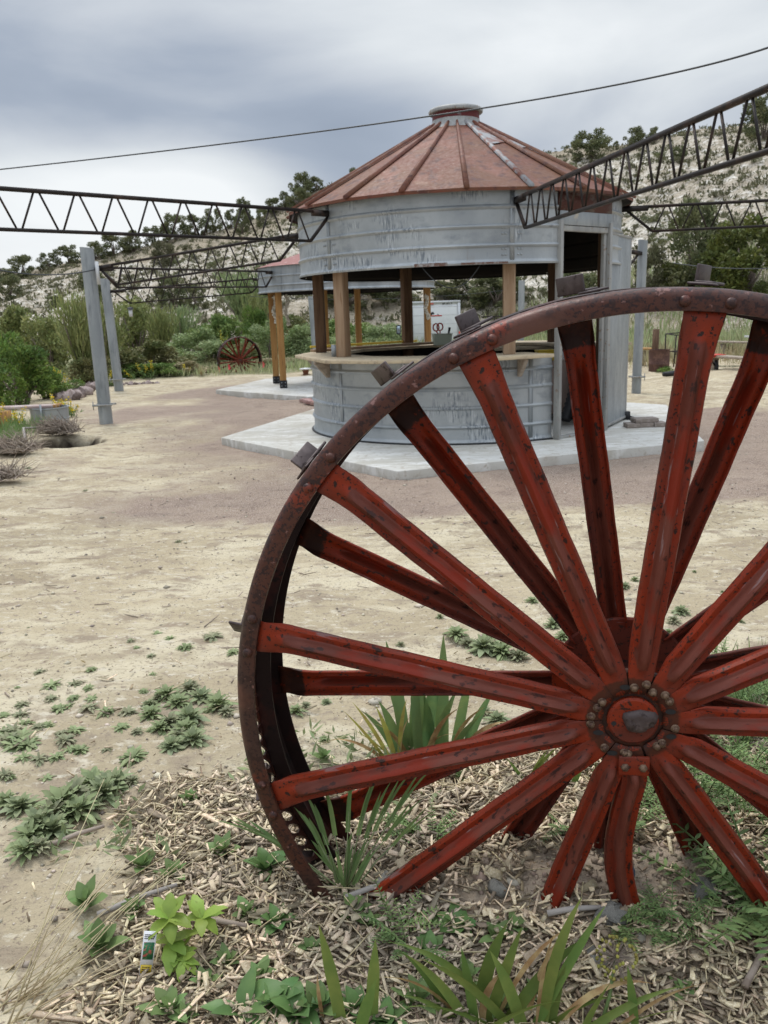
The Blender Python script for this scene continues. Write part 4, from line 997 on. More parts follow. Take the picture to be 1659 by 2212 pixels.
# little table behind the drum, far
p = aty(661, 815, 23.0); tt = empty('small_table', (p[0], p[1], .0), 0, 'small table with white top and red-brown pedestal peeking out left of the bar drum', 'table')
b = MB(); b.lathe([(0, .20), (.16, .20), (.17, .23), (0, .245)], 20); b.build('top', MT['white'], tt); b = MB(); b.lathe([(.12, -.05), (.07, .1), (.10, .2)], 8); b.build('pedestal', MT['roof'], tt)
for px, py, l_ in ((472, 812, 'pink marker flag at the left foot of the far wheel'), (494, 807, 'pink marker flag in front of the far wheel'), (568, 802, 'pink marker flag right of the far wheel'), (1223, 1552, 'bright pink marker flag seen behind the big wheel hub')):
    Yf = 24.8 if py < 1000 else None
    root = empty('marker_flag', (0, 0, 0), 0, l_, 'flag', 'pink marker flags')
    if Yf: p = aty(px, py, Yf); s_ = 1.0
    else: p = gp(1228, 1585); s_ = .5
    root.location = tuple(p); b = MB(); b.tube([(0, 0, -.05), (0, 0, .30*s_)], .004, 4); b.build('wire', MT['cable'], root)
    b = MB(); v = [(0, 0, .30*s_), (.05*s_, -.02, .24*s_), (.075*s_, .01, .2*s_), (.05*s_, -.01, .12*s_), (0, 0, .10*s_)]; b.add(v+[(x, y+.002, z) for x, y, z in v], [(0, 1, 2, 3, 4), (9, 8, 7, 6, 5)]+[(i, (i+1) % 5, (i+1) % 5+5, i+5) for i in range(5)]); b.build('pennant', MT['pink'], root)
# stock tank + board, left
p = atz(98, 921, 0); st = empty('stock_tank', (p[0]-.02, p[1]+.3, 0), 0, 'small round galvanised stock tank on the dirt at the left edge', 'tank')
b = MB(); b.lathe([(.29, -.03), (.30, .10), (.31, .105), (.30, .11), (.305, .26), (.318, .27), (.318, .29), (.298, .29), (.295, .03), (0, .02)], 36); autosmooth(b.build('shell', MT['galv_plain'], st), 40)
b = MB(); b.tube([(0, -.33, -.02), (-.01, -.33, .36)], .016, 8); b.build('pipe', MT['galv_plain'], st)
a, c = aty(-60, 884, 13.2), aty(121, 876, 14.2); 
bo = empty('painted_board', (a+c)/2, 0, 'pinkish weathered board with a yellow end laid over the stock tank', 'board')
b = MB()
for k in (-1, 1): off = np.array([0, k*.075, 0]); b.beam(a+off, c+off, .14, .04)
local(b.build('plank', mat('pink_board', (.46, .34, .31), [(6, O1, .45, .62, (.58, .52, .48))], rough=.8), bo, bevel=.004), bo)
b = MB(); b.box(c+np.array([.02, 0, -.01]), (.05, .33, .07)); b.box(c+np.array([-.12, -.1, -.05]), (.2, .05, .06)); local(b.build('end_cleat', MT['wood_post'], bo), bo)
b = MB(); b.box((a[0]+.5, a[1], a[2]/2-.05), (.1, .25, a[2])); local(b.build('leg', MT['wood_post'], bo), bo)
# rocks
def rockmesh(seed, mt, sq=(1, 1, .7)):
    rr = np.random.default_rng(seed); b = MB(); n1, n2 = 8, 5; V = []
    for i in range(n2+1):
        th_ = pi*i/n2
        for j in range(n1):
            ph = 2*pi*j/n1; k = 1+rr.uniform(-.3, .3); V.append((sin(th_)*cos(ph)*k*sq[0], sin(th_)*sin(ph)*k*sq[1], cos(th_)*k*sq[2]))
    F = [(i*n1+j, i*n1+(j+1) % n1, (i+1)*n1+(j+1) % n1, (i+1)*n1+j) for i in range(n2) for j in range(n1)]
    return mesh_from('rock', np.array(V), F, MT[mt])
MT['rock_b'] = mat('rock_b', (.38, .31, .29), [(4, O1, .45, .6, (.28, .21, .19))], rough=.9); MT['rock_c'] = mat('rock_c', (.12, .085, .075), [(4, O1, .45, .6, (.20, .15, .13))], rough=.9)
rk = [rockmesh(i, ('rock', 'rock_b', 'rock_c', 'rock_b')[i], (1, .8, .7)) for i in range(4)]
def place(me, p, s, rz, label, cat, group=None, name=None, tilt=(0, 0)):
    o = mobj(name or me.name.split('.')[0], me); o.location = tuple(p); o.scale = (s, s, s) if not isinstance(s, tuple) else s
    o.rotation_euler = (tilt[0], tilt[1], rz); tag(o, label, cat, group); return o
for i in range(17):
    px = 133+i*4.7+random.uniform(-3, 3); py = 868-(i*1.9)+random.uniform(-10, 10); p = atz(px, py, 0)
    place(rk[i % 4], (p[0], p[1], float(gnd(p[0], p[1]))+.06), random.uniform(.10, .21), random.uniform(0, 6), 'reddish boulder in the rock pile left of the steel poles', 'rock', 'rock pile by the left poles')
for i in range(12):
    px = 235+i*9.5; py = 831-random.uniform(0, 5); p = atz(px, py, 0)
    place(rk[i % 4], (p[0], p[1], float(gnd(p[0], p[1]))+.0), random.uniform(.06, .13), random.uniform(0, 6), 'small flat stone in the row edging the bushes behind the left poles', 'rock', 'edging stones behind the left poles')
rg = rockmesh(11, 'rock_grey', (1, .8, .75)); rp = rockmesh(12, 'rock_pale', (1, .8, .6)); rp2 = rockmesh(13, 'rock_grey', (1.2, .9, .6))
for (px, py, s_, me_, l_) in ((832, 1915, .026, rg, 'dark grey rough rock beside the foot of the left spoke'), (1325, 1985, .030, rp2, 'pale grey rock under the fern-like leaves below the wheel'), (1388, 2030, .015, rp, 'small white stone below the bent spoke'),
        (1135, 1815, .011, rp, 'smooth round tan pebble on the mound behind the wheel'), (1525, 1925, .028, rp2, 'flat grey rock beside the fern-like leaves at right'), (1110, 2180, .018, rp2, 'grey stone at lower middle'),
        (1075, 1925, .02, rg, 'small grey stone in the bare soil under the wheel'), (1108, 1908, .013, rp, 'tan angular stone on the cracked soil'), (810, 1520, .02, rp, 'pale stone in the chips behind the iris'), (1290, 2075, .022, rp2, 'flat grey stone among the chips at lower right')):
    p = gp(px, py); 
    if p is None: continue
    place(me_, p+np.array([0, 0, s_*.25]), s_, random.uniform(0, 6), l_, 'rock')
pp_ = gp(1335, 1880); b = MB(); b.tube([(0, 0, 0), (.01, -.03, .018)], [.018, .016], 12); o = b.build('pipe_end', mat('pipe_blue', (.10, .13, .18), rough=.5)); o.location = tuple(pp_); tag(o, 'blue-grey pipe end poking from the soil by the bent spoke', 'pipe')

# ------------------------------------------------------------------ vegetation
def unit(v): return v/np.maximum(np.linalg.norm(v, axis=1, keepdims=True), 1e-9)
def leafquads(P, L, Wd, r, D=None, spread=1.0):
    n = len(P); d = r.normal(size=(n, 3)); 
    if D is not None: d = D+d*spread*.5
    d = unit(d); s = unit(np.cross(d, r.normal(size=(n, 3)))); L = L*r.uniform(.6, 1.4, (n, 1)); Wd = Wd*r.uniform(.7, 1.3, (n, 1))
    V = np.stack([P, P+d*L*.45+s*Wd*.5, P+d*L, P+d*L*.45-s*Wd*.5], 1).reshape(-1, 3)
    return V, np.arange(4*n).reshape(n, 4)
def crown(seed, blobs, n, L, Wd, up=0.0, gaps=.35):
    """blobs [(x,y,z,r)] of leaf clumps"""
    r = np.random.default_rng(seed); B_ = np.array(blobs, float); w_ = B_[:, 3]**2; w_ = w_/w_.sum()
    k = r.choice(len(B_), n, p=w_); d = unit(r.normal(size=(n, 3))); rad_ = r.uniform(.25, 1, (n, 1))**.45
    P = B_[k, :3]+d*B_[k, 3:4]*rad_
    # sub-clumps
    nz_ = np.sin(P[:, 0]*9/ max(.3, B_[:, 3].mean())+seed)+np.sin(P[:, 1]*8/max(.3, B_[:, 3].mean())+2*seed)+np.sin(P[:, 2]*10/max(.3, B_[:, 3].mean()))
    P = P[nz_ > -3+gaps*3.6]
    D = np.tile(np.array([0, 0, up]), (len(P), 1)) + unit(P-B_[:, :3].mean(0))*.6
    return leafquads(P, L, Wd, r, D, 1.4)
def shrub(name, seed, kind):
    """unit-ish shrub meshes (height about 1) : returns (crown mesh, stem mesh)"""
    r = random.Random(seed); blobs = []; st = MB()
    if kind == 'juniper':
        for i in range(26):
            a = r.uniform(0, 6.3); z = r.uniform(.08, .95); R_ = .44*math.sqrt(max(.05, 1-((z-.42)/.62)**2))*r.uniform(.3, 1.0); blobs.append((R_*cos(a), R_*sin(a), z, r.uniform(.08, .17)))
        V, F = crown(seed, blobs, 5200, .060, .030, .6, .34); mt = 'juniper'
    elif kind == 'bush':
        for i in range(24):
            a = r.uniform(0, 6.3); z = r.uniform(.12, .85); R_ = .52*math.sqrt(max(.05, 1-((z-.30)/.72)**2))*r.uniform(.2, 1.05); blobs.append((R_*cos(a), R_*sin(a), z, r.uniform(.09, .18)))
        V, F = crown(seed, blobs, 5600, .055, .027, .5, .25); mt = 'bush_green'
    elif kind == 'wispy':
        rr = np.random.default_rng(seed); P = []; D = []
        for i in range(230):
            a = rr.uniform(0, 6.3); sp = rr.uniform(0, .42); h_ = rr.uniform(.55, 1.0)
            for t_ in np.linspace(.15, 1, 22):
                P.append((sp*t_**1.3*cos(a)*1.0, sp*t_**1.3*sin(a), h_*t_)); D.append((sp*cos(a)*.8, sp*sin(a)*.8, 1.0))
        P = np.array(P)+rr.normal(size=(len(P), 3))*.012; V, F = leafquads(P, .095, .016, rr, np.array(D)*1.6, .9); mt = 'tamarisk'
    elif kind == 'low':
        for i in range(14):
            a = r.uniform(0, 6.3); R_ = r.uniform(0, .45); blobs.append((R_*cos(a), R_*sin(a), r.uniform(.1, .45), r.uniform(.12, .24)))
        V, F = crown(seed, blobs, 700, .10, .045, 1.0, .2); mt = 'scrub'
    for i in range(7 if kind != 'low' else 3):
        a = r.uniform(0, 6.3); R_ = r.uniform(.08, .3); zz = r.uniform(.4, .8) if kind != 'low' else .3
        st.tube([(0.02*cos(a), .02*sin(a), -.08), (R_*.4*cos(a), R_*.4*sin(a), zz*.45), (R_*cos(a+.3), R_*sin(a+.3), zz)], [.026, .016, .006], 5)
    return mesh_from(name+'_crown', V, F, MT[mt]), mesh_from(name+'_stem', st.v, st.f, MT['bark'])
SH = {}
for kind, nn in (('juniper', 4), ('bush', 3), ('wispy', 3), ('low', 4)):
    SH[kind] = [shrub(kind, 10*len(SH)+i+1, kind) for i in range(nn)]
_cnt = 0; _mc = {}
def mcopy(me, mt):
    k = (me.name, mt)
    if k not in _mc:
        c = me.copy(); c.materials.clear(); c.materials.append(MT[mt]); _mc[k] = c
    return _mc[k]
def plant(kind, p, wd, ht, label, cat='bush', group=None, mt=None, name='bush', parts=True):
    global _cnt; _cnt += 1
    cm_, sm_ = SH[kind][_cnt % len(SH[kind])]
    if mt: cm_ = mcopy(cm_, mt)
    if not parts:
        o = mobj(name, cm_); o.location = tuple(p); o.scale = (wd, wd, ht); o.rotation_euler = (0, 0, random.uniform(0, 6.28)); tag(o, label, cat, group); return o
    root = empty(name, p, random.uniform(0, 6.28), label, cat, group); root.scale = (wd, wd, ht)
    mobj('crown', cm_, root); mobj('trunk' if 'juniper' in name or 'tree' in name else 'stem', sm_, root)
    return root
def pxplant(kind, px, py_top, py_base, wpx, label, Y=None, mt=None, name='bush', cat='bush', group=None, parts=True, sink=.0):
    """stand a plant whose base is at a picture row; Y fixes the distance when the base is hidden"""
    p = None
    if Y is None:
        for dy in range(0, 80, 4):
            p = hp(px, py_base+dy)
            if p is not None: break
    if Y is not None: q = aty(px, py_top, Y); zg = hf(q[0], q[1]); p = np.array([q[0], q[1], zg]); ht = q[2]-zg
    else:
        if p is None: return
        q = aty(px, py_top, p[1]); ht = q[2]-p[2]
    wd = wpx/FPX*p[1]*1.12
    if group == G1: ht *= .84; wd *= 1.15
    return plant(kind, p-np.array([0, 0, .05*ht]), wd, max(ht, .1)*1.08, label, cat, group, mt, name, parts)
G1 = 'junipers along the hilltop'
for px, pt, pb, wp, l_ in ((8, 574, 608, 40, 'dark juniper at the far left end of the hilltop'), (47, 548, 600, 58, 'broad round dark juniper second from the left on the hilltop'), (105, 543, 583, 40, 'small juniper between two larger ones at the left of the hilltop'), (150, 524, 570, 50, 'rounded juniper on the hilltop just left of the nearest pole top'),
        (206, 517, 560, 42, 'juniper on the hilltop just right of the nearest pole top'), (248, 501, 552, 56, 'wide juniper clump above the second left pole'), (290, 494, 535, 50, 'juniper below the long truss, right of the wide clump'), (332, 484, 522, 46, 'juniper touching the lower chord of the long truss'),
        (380, 454, 515, 58, 'dark juniper seen through the middle of the long truss'), (424, 460, 502, 40, 'small juniper seen through the truss'), (463, 446, 500, 40, 'upright juniper seen through the truss bars'), (500, 446, 480, 24, 'slim juniper between the upright and the tall one in the truss'), (528, 421, 472, 38, 'tall narrow dark juniper poking above the truss'),
        (590, 426, 452, 38, 'little juniper on the ridge left of the tall rounded one'), (616, 411, 440, 28, 'small leaning juniper beside the ridge tree nearest the bin roof'), (645, 400, 450, 50, 'broad juniper just below the tall rounded ridge tree'), (653, 366, 425, 50, 'tall rounded juniper on the ridge left of the bin roof'), (684, 380, 412, 32, 'small juniper leaning right beside the tall rounded one'), (762, 360, 396, 24, 'tiny juniper tip just above the roof slope'),
        (1278, 274, 342, 80, 'broad fan-shaped juniper on the ridge right of the bin'), (1372, 270, 318, 46, 'spiky juniper on the ridge touching the truss'), (1330, 303, 324, 12, 'tiny shrub on the ridge between the fan-shaped and the spiky juniper'), (1412, 272, 306, 26, 'sparse bare-topped juniper on the ridge behind the truss'), (1652, 192, 300, 84, 'large dark juniper at the right edge near the ridge')):
    pxplant('juniper', px, pt, pb, wp*.86, l_, name='juniper_tree', cat='tree', group=G1)
G2 = 'trees on the hill slope'
for px, pt, pb, wp, l_, mt in ((354, 524, 575, 46, 'yellowish bush on the left slope under the hilltop trees', 'scrub'), (566, 450, 490, 26, 'juniper on the slope behind the truss end', None), (524, 466, 505, 30, 'small juniper on the slope under the tall narrow one', None),
        (1468, 318, 350, 30, 'small juniper on the right slope behind the truss bars', None), (372, 598, 660, 62, 'dark spreading juniper halfway down the left slope', None), (425, 618, 668, 44, 'dark juniper low on the slope right of the spreading one', None),
        (1500, 452, 625, 125, 'dark juniper with grey bare limbs at the foot of the right slope', None), (1612, 480, 640, 150, 'large yellow-green juniper at the right edge', 'juniper_yellow'), (1452, 570, 632, 60, 'round yellow-green bush in front of the dark juniper', 'juniper_yellow'),
        (1400, 545, 660, 60, 'grey-green bush behind the right pole', 'scrub'), (1020, 588, 650, 120, 'dark juniper seen through the bar opening above the trailer', None), (1075, 596, 660, 110, 'dark juniper seen through the bar opening right of the trailer', None), (1240, 588, 668, 100, 'dark green tree seen through the bin doorway', None), (960, 610, 640, 60, 'low juniper just above the white trailer', None), (1560, 520, 650, 90, 'olive juniper between the two big ones at right', 'juniper_yellow'), (205, 590, 655, 50, 'juniper on the left slope behind the pole', None), (120, 640, 665, 40, 'small bush on the left slope', None), (20, 600, 650, 60, 'bush at the left foot of the slope', None), (1680, 560, 660, 90, 'olive bush at the right frame edge', 'juniper_yellow'), (760, 610, 660, 120, 'dark bush seen between the bar posts', None), (850, 612, 652, 90, 'dark bush behind the middle bar post', None)):
    pxplant('juniper', px, pt, pb, wp*1.1, l_, name='juniper_tree', cat='tree', group=G2, mt=mt)
for px, pt, pb, wp, l_ in ((525, 585, 700, 110, 'tall wispy grey-green shrub low on the slope'), (580, 600, 690, 70, 'wispy grey shrub beside the taller one behind the far wheel')): pxplant('wispy', px, pt, pb, wp*1.1, l_, mt='sage', group=G2)
G3 = 'bushes along the left edge of the yard'
for kind, px, pt, Y, wp, mt, l_ in (
    ('bush', 15, 665, 27, 130, 'tamarisk', 'wispy olive shrub at the left edge behind the green bush'), ('bush', 95, 680, 26, 120, 'tamarisk', 'wispy shrub just left of the tall wispy one'), ('wispy', 165, 640, 23, 130, 'tamarisk', 'tall wispy shrub behind the nearest left pole'), ('wispy', 220, 665, 25, 90, 'tamarisk', 'wispy shrub between the two left poles'),
    ('bush', 290, 645, 34, 130, 'tamarisk', 'tall feathery shrub behind the hanging lantern'), ('wispy', 345, 665, 33, 90, 'tamarisk', 'feathery shrub right of the hanging lantern'), ('wispy', 390, 668, 36, 90, 'sage', 'feathery grey shrub between the feathery and the rounded ones'),
    ('bush', 30, 738, 17, 150, 'bush_green', 'bright green leafy bush behind the stock tank'), ('bush', -30, 700, 18, 140, 'bush_green', 'green bush cut by the left edge'), ('bush', 90, 790, 19, 120, 'bush_green', 'low bright green bush right of the leafy one'),
    ('bush', 190, 770, 22.5, 100, 'bush_olive', 'dark green bush at the foot of the tall wispy shrub'), ('bush', 255, 745, 25.5, 130, 'bush_olive', 'olive brown bush behind the second left pole'), ('bush', 325, 735, 27, 130, 'bush_olive', 'broad olive brown bush right of the second left pole'), ('bush', 300, 785, 25, 110, 'bush_green', 'low green bush in front of the olive ones'), ('bush', 345, 780, 25.2, 90, 'bush_green', 'low bright green bush near the yellow flower stalks'),
    ('bush', 410, 712, 31, 110, 'sage', 'rounded grey-green bush left of the far wheel'), ('bush', 460, 735, 29, 110, 'sage', 'grey-green bush touching the left side of the far wheel'), ('bush', 450, 690, 36, 110, 'rabbit', 'yellow-green bush behind the grey-green one'), ('bush', 505, 680, 36, 110, 'rabbit', 'bright yellow-green bush above the far wheel'), ('bush', 548, 662, 34, 60, 'bush_green', 'tall bright green bush right above the far wheel'), ('bush', 500, 735, 29.5, 130, 'bush_olive', 'dark olive bush right behind the far wheel'),
    ('bush', 580, 690, 31, 90, 'sage', 'grey-green bush left of the pavilion posts'), ('bush', 650, 700, 31, 110, 'sage', 'grey-green bush right of the pavilion posts'), ('bush', 700, 720, 33, 110, 'sage', 'grey-green bush seen between the front left bar posts'), ('bush', 760, 690, 36, 120, 'rabbit', 'yellow-green bush seen through the bar left part'), ('bush', 830, 700, 34, 110, 'sage', 'grey-green bush behind the side mirror'), ('bush', 640, 670, 40, 120, 'bush_olive', 'olive bush behind the pavilion'), ('bush', 860, 715, 38, 90, 'rabbit', 'yellow-green bush just left of the trailer'), ('bush', 1020, 715, 38, 90, 'sage', 'grey-green bush just right of the trailer'),
    ('bush', 1180, 700, 40, 100, 'sage', 'grey-green bush seen past the door jamb'), ('bush', 395, 780, 25.5, 70, 'drygrass', 'bleached dry bush left of the straw tuft'), ('bush', 455, 790, 26.8, 80, 'drygrass', 'bleached dry brush at the left of the far wheel'), ('bush', 590, 770, 28, 90, 'drygrass', 'dry brush right of the far wheel'),
    ('wispy', 548, 640, 40, 70, 'tamarisk', 'wispy shrub rising behind the bright bushes'), ('low', 1440, 785, 20.3, 46, 'bush_green', 'small green weed at the foot of the rusty barrel'), ('low', 1612, 790, 19.5, 110, 'scrub', 'grey dry bush in front of the plank benches'), ('low', 1660, 760, 20, 110, 'drygrass', 'bleached grass clump beneath the benches at the right edge'),
    ('bush', 1380, 770, 24, 70, 'drygrass', 'dry brush behind the right pole')):
    pxplant(kind, px, pt, None, wp, l_, Y=Y, mt=mt, group=G3)
# low slope scrub, individuals
lows = 0; rs_ = random.Random(3)
while lows < 235:
    a = rs_.uniform(-.50, .50); t_ = rs_.random(); r_ = 46+44*t_
    if a > .12 or rs_.random() < .55:
        x, y = r_*sin(a), r_*cos(a); z = float(hillh(x, y)); s_ = rs_.uniform(.45, 1.25)
        if z < .2: continue
        plant('low', (x, y, z-.05), s_, s_*.75, 'low shrub dotted on the '+('lower' if t_ < .34 else 'middle' if t_ < .67 else 'upper')+' chalky slope '+('far left' if a < -.3 else 'at left' if a < -.05 else 'behind the bin' if a < .15 else 'at right' if a < .33 else 'at far right'), 'shrub', 'low shrubs dotting the hillside', 'scrub' if rs_.random() < .75 else 'juniper', 'shrub', False); lows += 1
# uncountable tufts between them
r = np.random.default_rng(5); n = 7500; a = r.uniform(-.55, .60, n); rr_ = r.uniform(44, 92, n); x, y = rr_*np.sin(a), rr_*np.cos(a); z = hillh(x, y); s_ = r.uniform(.10, .34, n)
P = np.stack([x, y, z], 1); P = P[z > 0]; s_ = s_[z > 0]; P = np.repeat(P, 10, 0)+r.normal(size=(len(P)*10, 3))*np.repeat(s_, 10)[:, None]*np.array([.6, .6, .25]); P[:, 2] += .04
V, F = leafquads(P, .26, .12, r, np.tile([0, 0, 1.0], (len(P), 1)), 1.5); o = mobj('scrub_tufts', mesh_from('scrub_tufts', V, F, MT['scrub'])); tag(o, 'countless tiny dry tufts speckling the chalky hillside', 'tufts', kind='stuff')
# grass field behind the yard
def grassfield(name, x0, x1, y0, y1, n, h_, wd, mt, label, mask=None, seed=1):
    r = np.random.default_rng(seed); x = r.uniform(x0, x1, n); y = r.uniform(y0, y1, n)
    if mask is not None: k = mask(x, y); x, y = x[k], y[k]
    z = np.maximum(gnd(x, y), hillh(x, y)); P = np.stack([x, y, z], 1); V, F = leafquads(P, h_, wd, r, np.tile([0, 0, 1.6], (len(P), 1)), .9)
    o = mobj(name, mesh_from(name, V, F, MT[mt])); tag(o, label, 'grass', kind='stuff')
grassfield('field_grass', -2, 24, 27, 47, 16000, .55, .07, 'fieldgrass', 'pale green grass field behind the yard at right', lambda x, y: fbm(x*.5, y*.5, 3) > -.28, 2)
grassfield('dry_grass', 4, 20, 21.5, 28, 5200, .42, .035, 'drygrass', 'bleached dry grass around the benches at right', lambda x, y: fbm(x*.7, y*.7, 3) > -.10, 3)
grassfield('verge_grass', -12, -1, 24.6, 30, 4200, .28, .03, 'fieldgrass', 'thin grass under the bushes at the back of the yard', None, 4)
grassfield('edge_grass', -7.5, -4.9, 10.8, 13.4, 2600, .22, .014, 'weed_green', 'green grass around the stock tank at the left edge', lambda x, y: (fbm(x*1.5, y*1.5, 3) > -.15) & (x < -5.0-.2*(y-12)), 5)
def tuft(px, py, n, h_, sp, mt, label, cat='grass tuft', base=None, wdt=.012, name='grass_tuft', brown=0):
    p = base if base is not None else (gp(px, py) if py > 860 else atz(px, py, 0.0)); r = np.random.default_rng(int(px*7+py)); b = MB()
    for i in range(n):
        a = r.uniform(0, 6.3); s_ = r.uniform(.1, 1)*sp; hh = h_*r.uniform(.55, 1.1); w_ = wdt*r.uniform(.6, 1.2); sd_ = Vector((-sin(a+.4), cos(a+.4), 0))*w_; pts = []
        for k in range(5):
            t_ = k/4; pts.append(Vector((s_*t_**1.5*cos(a)+r.normal()*.004, s_*t_**1.5*sin(a), hh*t_*(1-.25*t_*s_/max(sp, 1e-6)))))
        V = []
        for k, q in enumerate(pts): ww = (1-(k/4)**2)*.5+.03; V += [q-sd_*ww, q+sd_*ww]
        b.add(V, [(2*k, 2*k+1, 2*k+3, 2*k+2) for k in range(4)])
    o = b.build(name, MT[mt], None, True); o.location = (p[0], p[1], p[2]-.005); tag(o, label, cat); return o
tuft(436, 812, 60, .32, .26, 'straw', 'bleached straw-coloured grass tuft left of the far wheel', wdt=.02)
# yellow plume flowers
def plume(px, py, Y, n, hh, label):
    p = aty(px, py, Y); p[2] = float(gnd(p[0], p[1])); root = empty('flowering_plant', p, 0, label, 'flower', 'yellow flower plumes at the left'); r = np.random.default_rng(int(px+py)); V1 = []; b = MB(); Pf = []; Pl = []
    for i in range(n):
        a = r.uniform(0, 6.3); s_ = r.uniform(.02, .30); h_ = hh*r.uniform(.6, 1.1); tip = np.array([s_*cos(a), s_*sin(a), h_]); b.tube([(0, 0, 0), tuple(tip*.5+np.array([0, 0, .03])), tuple(tip)], [.006, .005, .003], 4)
        for t_ in np.linspace(.55, 1, 26): Pf.append(tip*t_+r.normal(size=3)*.014)
        for t_ in np.linspace(.05, .5, 16): Pl.append(tip*t_+r.normal(size=3)*.05)
    b.build('stem', MT['weed_green'], root); V, F = leafquads(np.array(Pf), .032, .02, r); mobj('flower_spike', mesh_from('flower_spike', V, F, MT['yellowflower']), root)
    V, F = leafquads(np.array(Pl), .09, .02, r, np.tile([0, 0, 1.0], (len(Pl), 1))); mobj('foliage', mesh_from('foliage', V, F, MT['weed_green']), root)
for a in ((140, 850, 19, 9, .70, 'tall yellow plume flowers behind the rock pile'), (125, 870, 15.2, 6, .42, 'yellow plume flowers right behind the board end'), (152, 878, 15.0, 5, .30, 'leaning yellow plumes right of the stock tank'), (8, 905, 13.2, 5, .42, 'yellow flowers at the left edge under the board'), (33, 915, 13.0, 6, .38, 'yellow flowers just left of the stock tank'),
          (236, 828, 22, 5, .42, 'yellow plumes between the two left poles'), (292, 826, 24.4, 2, .28, 'single short yellow plume right of the second pole'), (312, 826, 24.4, 3, .45, 'yellow plume pair left of the tallest yellow one'), (330, 826, 24.4, 4, .55, 'tall yellow plume in front of the olive bush'), (402, 820, 25.0, 3, .40, 'small yellow plumes above the bleached bush'), (480, 735, 33, 5, 1.3, 'yellow plumes among the grey-green bushes behind')): plume(*a)
# dead brush
def brush(px, py, n, L, label, lean, seed, base=None):
    p = base if base is not None else atz(px, py, 0); p = np.array(p); p[2] = float(gnd(p[0], p[1]))+.04; r = np.random.default_rng(seed); b = MB()
    for i in range(n):
        a = lean+r.normal()*.9; el = r.uniform(.05, 1.0); d = np.array([cos(a)*cos(el), sin(a)*cos(el)*.7, sin(el)*.75]); l_ = L*r.uniform(.4, 1.1)
        q1 = d*l_*.45+r.normal(size=3)*.03; q2 = d*l_+r.normal(size=3)*.06-np.array([0, 0, .12*l_]); q2[2] = max(q2[2], -.02); s0 = r.normal(size=3)*np.array([.10, .06, .02]); s0[2] = abs(s0[2])
        b.tube([s0, s0+q1, s0+q2], [.0075, .005, .0022], 3, False)
    o = b.build('brush_pile', MT['twig']); o.location = tuple(p); tag(o, label, 'brush')
brush(135, 938, 520, .42, 'uprooted dry brush lying over the dark hole', 2.9, 1, (-4.62, 12.15, 0))
brush(40, 990, 420, .45, 'grey heap of dead twigs at the left edge', 2.4, 2); brush(10, 1045, 160, .35, 'small scatter of dead twigs at the far left below the heap', 2.0, 3)
b = MB(); p0, p1, p2 = gp(58, 968), gp(66, 945), gp(95, 940); p1 = p1+np.array([0, -.2, .16]); b.tube([p0, p1, p2+np.array([0, 0, .12]), p2+np.array([.35, .1, .10])], [.022, .018, .014, .008], 6); tag(b.build('dead_branch', MT['bark_pale']), 'bent bare branch leaning beside the uprooted brush', 'branch')

# ------------------------------------------------------------------ foreground: chips, straw, pebbles
def chips(name, P, L, Wd, T, mt, label, seed, tilt=.35, cat='wood chips'):
    r = np.random.default_rng(seed); n = len(P); L = L[:, None]; Wd = Wd[:, None]; T = T[:, None]
    yaw = r.uniform(0, 2*pi, n); d = np.stack([np.cos(yaw), np.sin(yaw), r.normal(size=n)*tilt], 1); d = unit(d)
    s_ = unit(np.cross(d, np.tile([0, 0, 1.0], (n, 1)))+r.normal(size=(n, 3))*tilt*.9); s_ = unit(s_-d*(s_*d).sum(1, keepdims=True)); u_ = np.cross(s_, d)
    V = []
    for sx_ in (-1, 1):
        tp = r.uniform(.35, 1.0, (n, 1)); sk = r.uniform(-.25, .25, (n, 1))
        for sy_, sz_ in ((-1, -1), (1, -1), (1, 1), (-1, 1)):
            V.append(P+d*L*.5*(sx_+sk*sy_*.4)+s_*Wd*.5*sy_*tp+u_*T*.5*sz_)
    V = np.stack(V, 1).reshape(-1, 3)
    f = np.array([(0, 3, 2, 1), (4, 5, 6, 7), (0, 1, 5, 4), (1, 2, 6, 5), (2, 3, 7, 6), (3, 0, 4, 7)])
    F = (np.arange(n)[:, None, None]*8+f[None]).reshape(-1, 4)
    o = mobj(name, mesh_from(name, V, F, MT[mt])); tag(o, label, cat, kind='stuff'); return o
def scatter(n, x0, x1, y0, y1, seed, dens=None):
    r = np.random.default_rng(seed); x = r.uniform(x0, x1, n); y = y0+(y1-y0)*r.uniform(0, 1, n)
    if dens is not None: k = r.uniform(0, 1, n) < dens(x, y); x, y = x[k], y[k]
    return x, y, r
dm = lambda x, y: np.clip(mulch_mask(x, y)*(1-.93*clod_mask(x, y))+.004, 0, 1)
x, y, r = scatter(84000, -1.5, 2.3, .80, 2.75, 21, dm)
P = np.stack([x, y, gnd(x, y)+r.uniform(0, .020, len(x))], 1); n = len(x)
chips('wood_chips', P, np.exp(r.normal(-3.75, .50, n)), np.exp(r.normal(-5.05, .45, n)), r.uniform(.001, .0035, n), 'chip', 'thick bed of pale splintered wood chips around the big wheel', 22)
x, y, r = scatter(26000, -1.5, 2.3, .80, 2.75, 31, dm)
P = np.stack([x, y, gnd(x, y)+r.uniform(-.004, .012, len(x))], 1); n = len(x)
chips('old_chips', P, np.exp(r.normal(-3.9, .4, n)), np.exp(r.normal(-5.2, .35, n)), r.uniform(.001, .003, n), 'chip_old', 'dark weathered chips and bark bits lying in the mulch', 32, .3)
x, y, r = scatter(5200, -1.6, 2.3, .80, 3.0, 41, lambda x, y: np.clip(dm(x, y)+.02, 0, 1))
P = np.stack([x, y, gnd(x, y)+r.uniform(.002, .026, len(x))], 1); n = len(x)
